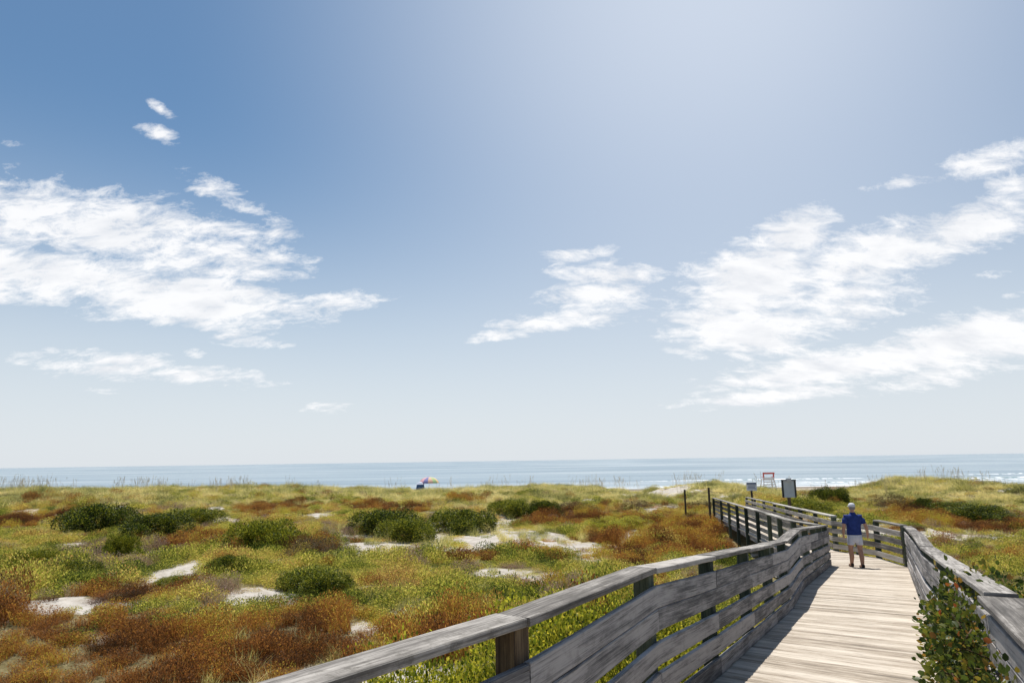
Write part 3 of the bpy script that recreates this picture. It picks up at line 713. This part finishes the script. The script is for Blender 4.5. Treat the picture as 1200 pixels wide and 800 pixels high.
for a in [(370, 658, 74, 26, PB, 'sparse brown shrub right of the lone round green one'),
          (270, 645, 40, 14, PB, 'small brown shrub touching the lone round green one'),
          (830, 600, 40, 15, PB, 'brown twiggy shrub left of the far railing'),
          (680, 604, 50, 16, PB, 'brown scrub bush right of the two shrubs behind the sand'),
          (1050, 598, 50, 18, PB, 'reddish brown shrub behind the corner of the railing'),
          (745, 598, 34, 12, PB, 'brown low shrub below the sandy footpath')]:
    shrub(*a, group='brown dry shrubs on the dunes')
for at, sz, lb in [((-1.15, 5.7), (.95, 1.5), 'small yellow-green bush under the cap board at the bottom of the photo'), ((-1.6, 7.2), (1.3, 2.2), 'bright yellow-green bush nearest the camera outside the left railing'),
               ((-.65, 8.2), (1.25, 2.5), 'bright yellow-green bush below the first railing post'),
               ((.45, 9.0), (1.3, 2.6), 'bright yellow-green bush seen between cap board and rails'),
               ((-.35, 6.4), (.95, 1.9), 'yellow-green bush showing through the nearest rail gaps'),
               ((1.0, 7.9), (1.05, 2.1), 'yellow-green bush below the dark second post'),
               ((1.75, 10.2), (1.25, 2.6), 'bright yellow-green bush beside the dark second post'),
               ((2.4, 12.3), (1.2, 1.5), 'low yellow-green bush right of the dark second post'),
               ((4.0, 15.2), (1.2, 1.3), 'yellow-green bush below the level part of the left railing')]:
    shrub(0, 0, 0, 0, PY, lb, 'leafy_bush', 'yellow-green bushes along the left railing', at=at, size=sz)
shrub(728, 622, 74, 17, PY, 'low bright green mat of shrub left of the far railing', 'leafy_bush')
for at, sz, lb in [((4.6, 4.4), (1.0, 1.2), 'dim green bush outside the right railing near the camera'), ((6.3, 7.2), (1.1, 1.0), 'green bush below the middle of the right railing')]:
    shrub(0, 0, 0, 0, PG, lb, 'leafy_bush', at=at, size=sz)

# ---- vine over the right railing
vine = empty('climbing_vine', (4.1, 5.9, float(height(4.1, 5.9))))
tag(vine, 'green and orange leafed vine clambering over the right railing onto the deck', 'vine')
lineR = lambda d: (0.86+.503*d)
VP = []; VD = []
cl = []
for _ in range(440):
    d = 3.4+3.4*rng.random(); f = (d-3.4)/3.4
    dk = deck_z(1, (lineR(d), d)); hmax = (.95+.08*f) if d > 4.7 else .72
    inn = rng.random()**1.4*(.50-.28*f); zz = rng.random()*hmax*(1-.40*(inn/.6))
    ox_, oy_ = -.88*(.13+inn)+.06, .47*(.13+inn)
    cl.append((lineR(d)+ox_, d+oy_, dk+zz+CZ))
for _ in range(18):      # over the cap
    d = 5.2+1.9*rng.random(); dk = deck_z(1, (lineR(d), d)); s_ = rng.random()
    cl.append((lineR(d)+.24*s_+.02, d-.1*s_, dk+1.0+CZ+(.1*rng.random() if rng.random() < .5 else -.06)))
for _ in range(60):      # thick outside and beneath
    d = 2.6+3.6*rng.random(); dk = deck_z(1, (lineR(d), d))
    cl.append((lineR(d)+.1+.5*rng.random(), d-.2*rng.random(), dk+CZ-.5+.9*rng.random()))
cl = np.array(cl)
for c_ in cl:
    m_ = rng.integers(14, 32)
    D = rng.normal(size=(m_, 3)); VP.append(c_+D*.06); VD.append(D+np.array([-.3, -.3, .6]))
VP = np.concatenate(VP); VD = np.concatenate(VD); VT = np.clip(rng.normal(.42, .19, len(VP))+.18*(rng.random(len(VP)) < .14), 0, 1)
V_, F_, T_ = round_leaves(VP, VD, .042*(.45+1.1*rng.random(len(VP))**1.5), .8, tones=VT)
off = np.array(vine.location); o = mesh_np('foliage', V_-off, F_, G_VINE, tone=T_, parent=vine)
ms = MB()
for q in range(70):
    c_ = cl[rng.integers(0, 440)]; e_ = cl[rng.integers(0, 440)]
    if np.linalg.norm(c_-e_) > 1.3: continue
    a_ = Vector(c_); b_ = Vector(e_); ms.tube([a_, a_.lerp(b_, .3)+Vector(rng.normal(size=3)*.05), a_.lerp(b_, .7)+Vector(rng.normal(size=3)*.05), b_], [.006, .006, .005, .003], 5)
for q in range(5):
    c_ = cl[rng.integers(0, 440)]; ms.tube([(c_[0]+.6, c_[1]-.2, float(height(c_[0], c_[1]))), (c_[0]+.35, c_[1]-.1, c_[2]-.7), tuple(c_)], [.014, .011, .006], 6)
ms.build('stems', STEM, vine, smooth=True)

# ------------------------------------------------------------------ person
SKIN = plain('skin', (.46, .26, .18), .55, .4, .08); SHIRT = plain('shirt_cloth', (.028, .05, .19), .85, .15, .18, 14)
SHORTS = plain('shorts_cloth', (.62, .65, .74), .85, .15, .08, 10); CAPM = plain('cap_cloth', (.62, .62, .65), .8, .2, .08); HAIR = plain('grey_hair', (.28, .26, .24), .8, .2, .2); SHOE = plain('sandal', (.05, .035, .03), .7, .3)
COLLAR = SHIRT
pd = deck_z(0, (8.1, 19.0)); phx, phy = 9.30, 19.35
man = empty('person', (phx, phy, -2.985+CZ)); man.rotation_euler = (0, 0, R(-4)); man.scale = (.98, .95, .95)
tag(man, 'man in blue shirt, pale shorts and light cap walking away down the boardwalk', 'person')
def ell(mb, c, r, n=14, m_=9):
    rings = []
    for k in range(m_+1):
        th = -math.pi/2+math.pi*(k+.02 if k == 0 else k-.02 if k == m_ else k)/m_
        rings.append((c[0], c[1], c[2]+r[2]*math.sin(th), r[0]*math.cos(th)+1e-4, r[1]*math.cos(th)+1e-4))
    mb.loft(rings, n)
def remesh(o, v, sm_=True):
    md = o.modifiers.new('skin_over', 'REMESH'); md.mode = 'VOXEL'; md.voxel_size = v; md.use_smooth_shade = True
    s_ = o.modifiers.new('smooth', 'SMOOTH'); s_.iterations = 4; s_.factor = .6
def person_build(mb, name, mat, par, v):
    o = mb.build(name, mat); o.parent = par; remesh(o, v); return o
bd = MB()
# legs (feet y forward), left foot slightly ahead
LL = [(-.085, .16, .06), (-.085, .10, .28), (-.10, .10, .48), (-.105, .04, .70), (-.09, 0, .92)]
RL = [(.095, -.12, .06), (.10, -.11, .28), (.11, -.02, .48), (.11, 0, .70), (.09, 0, .92)]
for lg in (LL, RL): bd.tube(lg, [.044, .064, .062, .080, .098], 12)
for (fx, fy) in ((-.085, .16), (.095, -.12)):
    bd.loft([(fx, fy+.055, .012, .045, .125), (fx, fy+.05, .045, .042, .115), (fx, fy+.01, .085, .036, .06)], 12)
bd.loft([(0, 0, .84, .15, .11), (0, 0, .95, .17, .125), (0, .0, 1.08, .165, .13), (0, 0, 1.25, .175, .12), (0, -.01, 1.38, .19, .11), (0, -.01, 1.45, .13, .085), (0, 0, 1.50, .06, .06), (0, .005, 1.58, .052, .055)], 16)
LA = [(-.20, 0, 1.41), (-.255, -.02, 1.26), (-.275, -.02, 1.14), (-.27, .06, .98), (-.255, .10, .89)]
RA = [(.20, 0, 1.41), (.27, -.03, 1.26), (.32, -.04, 1.13), (.365, .02, .97), (.375, .05, .88)]
for am in (LA, RA):
    bd.tube(am, [.058, .053, .048, .040, .031], 10); ell(bd, am[0], (.062, .06, .06))
    h_ = Vector(am[-1]); d_ = (h_-Vector(am[-2])).normalized()
    ell(bd, h_+d_*.045, (.026, .036, .05))
    for q in range(4): 
        s0 = h_+d_*.075+Vector((0, (q-1.5)*.018, 0)); ln = (.055, .07, .065, .05)[q]
        bd.tube([s0, s0+d_*ln*.5+Vector((0, .004, 0)), s0+d_*ln+Vector((0, .02, 0))], [.0095, .009, .007], 6)
    s0 = h_+d_*.02+Vector((0, .03, 0)); bd.tube([s0, s0+d_*.03+Vector((0, .03, 0)), s0+d_*.06+Vector((0, .035, 0))], [.012, .010, .008], 6)
ell(bd, (0, .01, 1.665), (.076, .096, .115)); ell(bd, (0, .055, 1.62), (.055, .055, .06))
ell(bd, (0, .11, 1.655), (.014, .02, .022)); ell(bd, (-.08, .0, 1.655), (.012, .02, .032)); ell(bd, (.08, .0, 1.655), (.012, .02, .032))
person_build(bd, 'body', SKIN, man, .011)
sh = MB()
sh.loft([(0, 0, .90, .195, .155), (0, 0, 1.0, .192, .152), (0, .0, 1.12, .188, .150), (0, 0, 1.27, .20, .142), (0, -.01, 1.38, .212, .128), (0, -.012, 1.445, .17, .108), (0, -.005, 1.485, .085, .075)], 20)
for am, sx in ((LA, -1), (RA, 1)):
    sh.tube([(sx*.16, -.005, 1.40), am[0], tuple(Vector(am[0]).lerp(Vector(am[1]), .55)), tuple(Vector(am[1])+Vector((0, 0, -.05)))], [.075, .078, .072, .070], 12)
sho = person_build(sh, 'shirt', SHIRT, man, .012)
cq = MB(); cq.loft([(0, -.005, 1.475, .088, .080), (0, -.003, 1.50, .075, .072), (0, -.003, 1.53, .068, .068)], 14); cc = cq.build('collar', SHIRT); cc.parent = sho
st_ = MB()
st_.loft([(0, 0, .69, .12, .10), (0, 0, .74, .17, .12), (0, 0, .82, .192, .145), (0, 0, .93, .185, .145)], 18)
st_.loft([(-.108, .02, .62, .088, .105), (-.105, .02, .74, .093, .115), (-.09, 0, .88, .10, .12)], 14)
st_.loft([(.118, -.005, .62, .088, .105), (.112, 0, .74, .093, .115), (.09, 0, .88, .10, .12)], 14)
person_build(st_, 'shorts', SHORTS, man, .011)
hp = MB(); rings = [(0, .005, 1.685, .088, .108), (0, .005, 1.72, .088, .108), (0, .002, 1.765, .074, .09), (0, 0, 1.79, .045, .055), (0, 0, 1.797, .008, .01)]
hp.loft(rings, 18); hp.loft([(0, .13, 1.690, .07, .085), (0, .13, 1.698, .07, .085)], 16)
hat = hp.build('cap', CAPM, smooth=True); hat.parent = man
hr = MB(); hr.loft([(0, -.02, 1.60, .060, .066), (0, -.012, 1.64, .078, .090), (0, 0, 1.688, .082, .100)], 16); ho = hr.build('hair', HAIR, smooth=True); ho.parent = man
for (fx, fy) in ((-.085, .16), (.095, -.12)):
    sm2 = MB(); sm2.loft([(fx, fy+.055, .0, .050, .135), (fx, fy+.055, .024, .050, .135)], 16); sm2.loft([(fx, fy+.10, .024, .047, .03), (fx, fy+.10, .062, .044, .028)], 12); sm2.loft([(fx, fy-.05, .02, .043, .03), (fx, fy-.05, .09, .041, .03)], 12)
    so = sm2.build('sandal', SHOE, smooth=True); so.parent = man

# ------------------------------------------------------------------ signs and stakes
WHITE = plain('painted_white', (.62, .62, .61), .6, .3, .06); GREYP = plain('grey_panel', (.60, .63, .64), .55, .3, .08, 3); DARK = plain('dark_frame', (.045, .045, .045), .6, .3)
RED = plain('red_paint', (.50, .10, .08), .6, .3); BLUEG = plain('blue_grey_ink', (.16, .20, .30), .7, .2); SIGNBG = plain('sign_face', (.70, .71, .74), .6, .3)
gx, gy = 14.95, 38.0; zb = float(height(gx, gy)); e = empty('notice_board', (gx, gy, zb)); zt = CZ-(562-534.5)/812*38; zbm = CZ-(580-534.5)/812*38
tag(e, 'grey backed notice board in a dark frame standing beyond the railing', 'sign')
for sx in (-1, 1):
    q = MB(); q.sweep([(gx+sx*.34, gy, zbm-.05), (gx+sx*.34, gy, zt+.02)], .085, .085, upv=(0, 1, 0)); q.build('side_frame', DARK, e)
q = MB(); q.sweep([(gx, gy+.09, zb-.3), (gx, gy+.09, zt-.1)], .15, .12, upv=(0, 1, 0)); q.build('post', W_POSTB, e)
q = MB(); q.box((gx, gy, (zt+zbm)/2), (.62, .03, zt-zbm)); q.build('panel', GREYP, e)
q = MB(); q.box((gx, gy, zt+.03), (.78, .12, .05)); q.build('top_rail', DARK, e)
q = MB(); q.box((gx, gy, zbm-.02), (.64, .07, .06)); q.build('bottom_rail', GREYP, e)
q = MB(); q.box((gx-.0, gy-.05, zt+.045), (.24, .16, .17)); q.build('roof_cap', WHITE, e)
gx, gy = 14.9, 43.6; px_ = 878; gx = (px_-600)/812*gy; zb = float(height(gx, gy)); e = empty('warning_sign', (gx, gy+.3, zb)); zt = CZ-(564.5-535.5)/812*gy; zbm = CZ-(574-535.5)/812*gy
tag(e, 'small white warning sign on a post at the far end of the boardwalk', 'sign')
q = MB(); q.sweep([(gx, gy+.35, zb-.3), (gx, gy+.35, zt-.03)], .10, .10, upv=(0, 1, 0)); q.build('post', W_STICK, e)
q = MB(); q.box((gx, gy+.27, (zt+zbm)/2), (.64, .025, zt-zbm)); pnl = q.build('panel', SIGNBG, e)
q = MB(); q.box((gx, gy+.253, zt-.075), (.60, .006, .10)); o = q.build('header_band', BLUEG); o.parent = pnl; o.data.transform(Matrix.Translation(-e.location))
q = MB()
for row, w_ in ((0, .5), (1, .44), (2, .5)): q.box((gx+random.uniform(-.02, .02), gy+.253, zt-.20-.085*row), (w_, .006, .038))
o = q.build('lettering', BLUEG); o.parent = pnl; o.data.transform(Matrix.Translation(-e.location))
for (px_, d_, top, lb) in ((798, 50, 572.5, 'short dark wooden stake in the dune grass, left of two'), (826, 44.5, 570.5, 'tall dark wooden stake beside the end of the far railing')):
    gx = (px_-600)/812*d_; zb = float(height(gx, d_)); q = MB(); q.sweep([(gx, d_, zb-.3), (gx+.01, d_, CZ-(top-536.5)/812*d_)], .11, .11, upv=(0, 1, 0)); o = q.build('wooden_stake', W_STICK)
    tag(o, lb, 'stake', 'dark wooden stakes on the dune')

# ------------------------------------------------------------------ lifeguard stand
D_ = 112.0; gx = (896.5-600)/812*D_; zb = float(height(gx, D_)); e = empty('lifeguard_stand', (gx, D_, zb)); zt = CZ-(552.5-534.8)/812*D_; H_ = zt-zb
tag(e, 'white lifeguard stand with a red top frame on the beach', 'lifeguard stand')
w1 = .80; w0 = 1.15; seat = zt-1.05
for sx in (-1, 1):
    q = MB(); q.sweep([(gx+sx*w0, D_-.8, zb-.2), (gx+sx*w1, D_-.1, zt-1.0)], .13, .13, upv=(0, 1, 0)); q.build('leg', WHITE, e)
    q = MB(); q.sweep([(gx+sx*w0, D_+1.3, zb-.2), (gx+sx*w1, D_+.9, seat)], .13, .13, upv=(0, 1, 0)); q.build('leg', WHITE, e)
    q = MB(); q.sweep([(gx+sx*w1, D_-.12, seat-.1), (gx+sx*w1, D_-.15, zt)], .17, .17, upv=(0, 1, 0)); q.build('upright', RED, e)
    q = MB(); q.box((gx+sx*w1, D_+.4, seat+.35), (.12, 1.0, .08)); q.build('armrest', RED, e)
q = MB(); q.box((gx, D_-.24, zt-.14), (1.9, .06, .26)); q.build('top_rail', RED, e)
q = MB()
for r_ in range(3): q.box((gx, D_-.2, seat+.22-r_*.16), (1.75, .05, .13))
q.build('backrest', WHITE, e)
q = MB(); q.box((gx, D_+.4, seat), (1.8, 1.0, .08)); q.build('seat', WHITE, e)
q = MB()
for r_ in range(5): q.box((gx, D_-.3-.09*r_, seat-.45-.42*r_), (1.85+.1*r_, .05, .15))
q.build('cross_slats', WHITE, e)

# ------------------------------------------------------------------ beach canopy
D_ = 108.0; gx = (501-600)/812*D_; zb = float(height(gx, D_)); e = empty('beach_umbrella', (gx, D_, zb)); zt = CZ-(560.6-543.2)/812*D_
tag(e, 'rainbow gored beach umbrella showing above the dune ridge', 'beach umbrella')
cols = [(.55, .25, .22), (.72, .52, .26), (.38, .50, .24), (.66, .42, .30), (.20, .20, .40), (.62, .36, .40)]
mats = [plain('umbrella_cloth', c_, .7, .2, .05) for c_ in cols]
for kx in range(12):
    q = MB(); a0, a1 = 2*math.pi*kx/12, 2*math.pi*(kx+1)/12
    P0 = lambda t, a_: (gx+1.55*math.sin(t*1.45)*math.cos(a_), D_+1.55*math.sin(t*1.45)*math.sin(a_), zt-1.05*(1-math.cos(t*1.45)))
    for t_ in range(6):
        q.quad(P0(t_/6, a0), P0((t_+1)/6, a0), P0((t_+1)/6, a1), P0(t_/6, a1))
    oo = q.build('cloth_gore', mats[(kx*5) % 6], e); sd_m = oo.modifiers.new('thickness', 'SOLIDIFY'); sd_m.thickness = .01
q = MB(); q.tube([(gx, D_, zb-.2), (gx, D_, zt+.08)], .025, 6); q.build('pole', WHITE, e)
D2 = 107.0; gx = (490.8-600)/812*D2; zb = float(height(gx, D2)); e = empty('beach_tent', (gx, D2, zb)); zt = CZ-(566.0-543.3)/812*D2
tag(e, 'dark blue beach tent with a pale top, left of the rainbow umbrella', 'beach tent')
NAVY = plain('navy_cloth', (.03, .08, .18), .7, .2); 
q = MB(); q.loft([(gx, D2, zb-.05, .95, .9), (gx, D2, zb+1.2, .80, .75), (gx, D2, zt-.4, .55, .55)], 8); q.build('tent_wall', NAVY, e)
q = MB(); q.loft([(gx, D2, zt-.4, .68, .66), (gx, D2, zt-.12, .42, .42), (gx, D2, zt, .05, .05)], 8); q.build('tent_roof', plain('pale_cloth', (.50, .55, .66), .7, .2), e)

# ------------------------------------------------------------------ light
SUN_AZ, SUN_EL = R(-6), R(69)
sl = bpy.data.lights.new('sun', 'SUN'); sl.energy = 5.0; sl.angle = R(.53); sl.color = (1, .955, .88)
so = bpy.data.objects.new('sun', sl); COL.objects.link(so)
sv = Vector((math.sin(SUN_AZ)*math.cos(SUN_EL), math.cos(SUN_AZ)*math.cos(SUN_EL), math.sin(SUN_EL)))
so.rotation_euler = sv.to_track_quat('Z', 'Y').to_euler(); so.location = (0, 0, 60)

# ------------------------------------------------------------------ sky
wd = bpy.data.worlds.new('World'); S.world = wd; wd.use_nodes = True; nt = wd.node_tree; L = nt.links.new
bg = nt.nodes['Background']; bg.inputs[1].default_value = .10
sky = N(nt, 'ShaderNodeTexSky', sky_type='NISHITA'); sky.sun_disc = False; sky.sun_elevation = SUN_EL; sky.sun_rotation = SUN_AZ
sky.air_density = 1.0; sky.dust_density = .6; sky.ozone_density = 1.6; sky.altitude = 0
dirv = N(nt, 'ShaderNodeTexCoord').outputs['Generated']
sp = N(nt, 'ShaderNodeSeparateXYZ'); L(dirv, sp.inputs[0])
az = mth(nt, 'ARCTAN2', sp.outputs[0], sp.outputs[1]); el = mth(nt, 'ARCSINE', sp.outputs[2])
ae = N(nt, 'ShaderNodeCombineXYZ'); L(az, ae.inputs[0]); L(el, ae.inputs[1])
def azel(px, py):
    d = ray(px, py); return math.atan2(d[0], d[1]), math.asin(d[2])
CL = [(40, 250, 120, 42, 10, 1.02), (150, 275, 150, 46, 10, 1.05), (270, 292, 95, 36, 12, 1), (60, 325, 140, 30, 5, 1.25), (225, 352, 160, 30, 6, 1.3), (400, 352, 60, 14, -4, .9),
      (275, 235, 75, 16, 24, .75), (186, 156, 36, 10, 22, .72), (192, 130, 22, 7, 32, .68), (130, 427, 95, 17, 3, .9), (240, 440, 95, 12, 5, .8), (290, 398, 50, 9, 6, .7), (228, 415, 16, 8, 0, .8), (388, 478, 42, 7, 0, .62), (115, 457, 36, 5, 0, .55), (25, 170, 30, 6, 5, .45),
      (672, 300, 48, 11, -8, .9), (712, 320, 66, 15, 2, .95), (700, 346, 85, 15, -4, .95), (665, 374, 95, 13, -7, 1), (585, 393, 40, 8, -6, .9),
      (925, 285, 62, 30, -32, 1.1), (880, 330, 100, 44, -18, 1.3), (870, 385, 105, 32, 2, 1.3), (980, 350, 120, 34, -8, .95), (1020, 300, 130, 32, -16, 1.2), (1140, 262, 110, 28, -16, 1.2),
      (1165, 186, 70, 22, -14, 1.05), (1185, 217, 50, 15, -5, 1.0), (1052, 214, 44, 8, -8, .75), (1000, 427, 200, 20, -9, 1.3), (1140, 400, 130, 30, -10, 1.4), (900, 464, 120, 10, -6, 1.1), (1080, 445, 140, 12, -8, .75), (1180, 347, 30, 5, -3, .6), (1165, 322, 40, 6, -5, .5)]
acc = None
for (cx, cy, rx, ry, an, st_) in CL:
    a0, e0 = azel(cx, cy); a1, e1 = azel(cx+rx*math.cos(R(an)), cy+rx*math.sin(R(an))); a2, e2 = azel(cx-ry*math.sin(R(an)), cy+ry*math.cos(R(an)))
    mp = N(nt, 'ShaderNodeMapping', vector_type='TEXTURE'); mp.inputs['Location'].default_value = (a0, e0, 0); mp.inputs['Rotation'].default_value = (0, 0, math.atan2(e1-e0, a1-a0))
    mp.inputs['Scale'].default_value = (math.hypot(a1-a0, e1-e0)*1.45, math.hypot(a2-a0, e2-e0)*1.6, 1); L(ae.outputs[0], mp.inputs[0])
    ln = N(nt, 'ShaderNodeVectorMath', operation='LENGTH'); L(mp.outputs[0], ln.inputs[0])
    v = mrange(nt, ln.outputs['Value'], 1.15, .0, 0, st_)
    acc = v if acc is None else mth(nt, 'SMOOTH_MAX', acc, v, .15)
# cloud grain on a flat layer overhead, so it foreshortens towards the horizon
dn = mth(nt, 'ADD', mth(nt, 'MAXIMUM', sp.outputs[2], 0.0), .16)
pl = N(nt, 'ShaderNodeCombineXYZ'); L(mth(nt, 'DIVIDE', sp.outputs[0], dn), pl.inputs[0]); L(mth(nt, 'DIVIDE', sp.outputs[1], dn), pl.inputs[1])
def cn(sx, sy, det, rg, rot=0, dist=.3):
    mp = N(nt, 'ShaderNodeMapping'); mp.inputs['Scale'].default_value = (sx, sy, 1); mp.inputs['Rotation'].default_value = (0, 0, R(rot)); L(pl.outputs[0], mp.inputs[0])
    n = N(nt, 'ShaderNodeTexNoise'); n.inputs['Scale'].default_value = 1; n.inputs['Detail'].default_value = det; n.inputs['Roughness'].default_value = rg; n.inputs['Distortion'].default_value = dist; L(mp.outputs[0], n.inputs['Vector']); return n.outputs[0]
big = cn(2.6, 4.2, 6, .62, 12); 
dn2 = mth(nt, 'ADD', mth(nt, 'MAXIMUM', sp.outputs[2], 0.0), .40)
pl2 = N(nt, 'ShaderNodeCombineXYZ'); L(mth(nt, 'DIVIDE', sp.outputs[0], dn2), pl2.inputs[0]); L(mth(nt, 'DIVIDE', sp.outputs[1], dn2), pl2.inputs[1])
pl = pl2; fine = cn(14, 24, 11, .72, 8, .35); shade = cn(7, 12, 5, .6, 8, .2)
nzv = mth(nt, 'ADD', mth(nt, 'MULTIPLY', mth(nt, 'SUBTRACT', big, .5), 1.7), mth(nt, 'MULTIPLY', mth(nt, 'SUBTRACT', fine, .5), 3.0))
dens = mrange(nt, mth(nt, 'ADD', acc, mth(nt, 'MULTIPLY', nzv, mrange(nt, acc, 0, .3, 0, .85))), .36, 1.0, smooth=False)
# sky colour: paler low down and in a sun glow painted high on the right
hz = mrange(nt, el, R(30), R(0), 0, 1)
hz = mth(nt, 'POWER', hz, 1.5)
glow_az, glow_el = azel(840, -70)
mp = N(nt, 'ShaderNodeMapping', vector_type='TEXTURE'); mp.inputs['Location'].default_value = (glow_az, glow_el, 0); mp.inputs['Scale'].default_value = (R(50), R(47), 1); L(ae.outputs[0], mp.inputs[0])
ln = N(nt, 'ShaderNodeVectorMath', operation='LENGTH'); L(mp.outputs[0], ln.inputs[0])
sun_glow = mrange(nt, ln.outputs['Value'], 1.0, .0, 0, .88)
c = mix(nt, 1.0, sky.outputs[0], (.62, .80, .86), 'MULTIPLY')
c = mix(nt, mth(nt, 'MULTIPLY', sun_glow, 1.0), c, (6.3, 6.95, 8.0))
c = mix(nt, mth(nt, 'MULTIPLY', hz, .9), c, (7.1, 7.45, 7.9))
cloudc = ramp(nt, shade, [(.32, (7.6, 7.8, 8.2)), (.55, (9.4, 9.4, 9.5))])
c = mix(nt, mth(nt, 'MULTIPLY', dens, .93), c, cloudc)
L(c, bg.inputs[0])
wd.cycles.sampling_method = 'MANUAL'; wd.cycles.sample_map_resolution = 1024

S.view_settings.view_transform = 'Standard'; S.view_settings.look = 'None'; S.view_settings.gamma = 1; S.view_settings.exposure = 0.12; S.view_settings.use_curve_mapping = False
S.render.engine = 'CYCLES'; S.cycles.max_bounces = 6; S.cycles.diffuse_bounces = 3; S.cycles.transmission_bounces = 3; S.cycles.use_denoising = True
S.cycles.use_adaptive_sampling = True; S.cycles.adaptive_threshold = .02
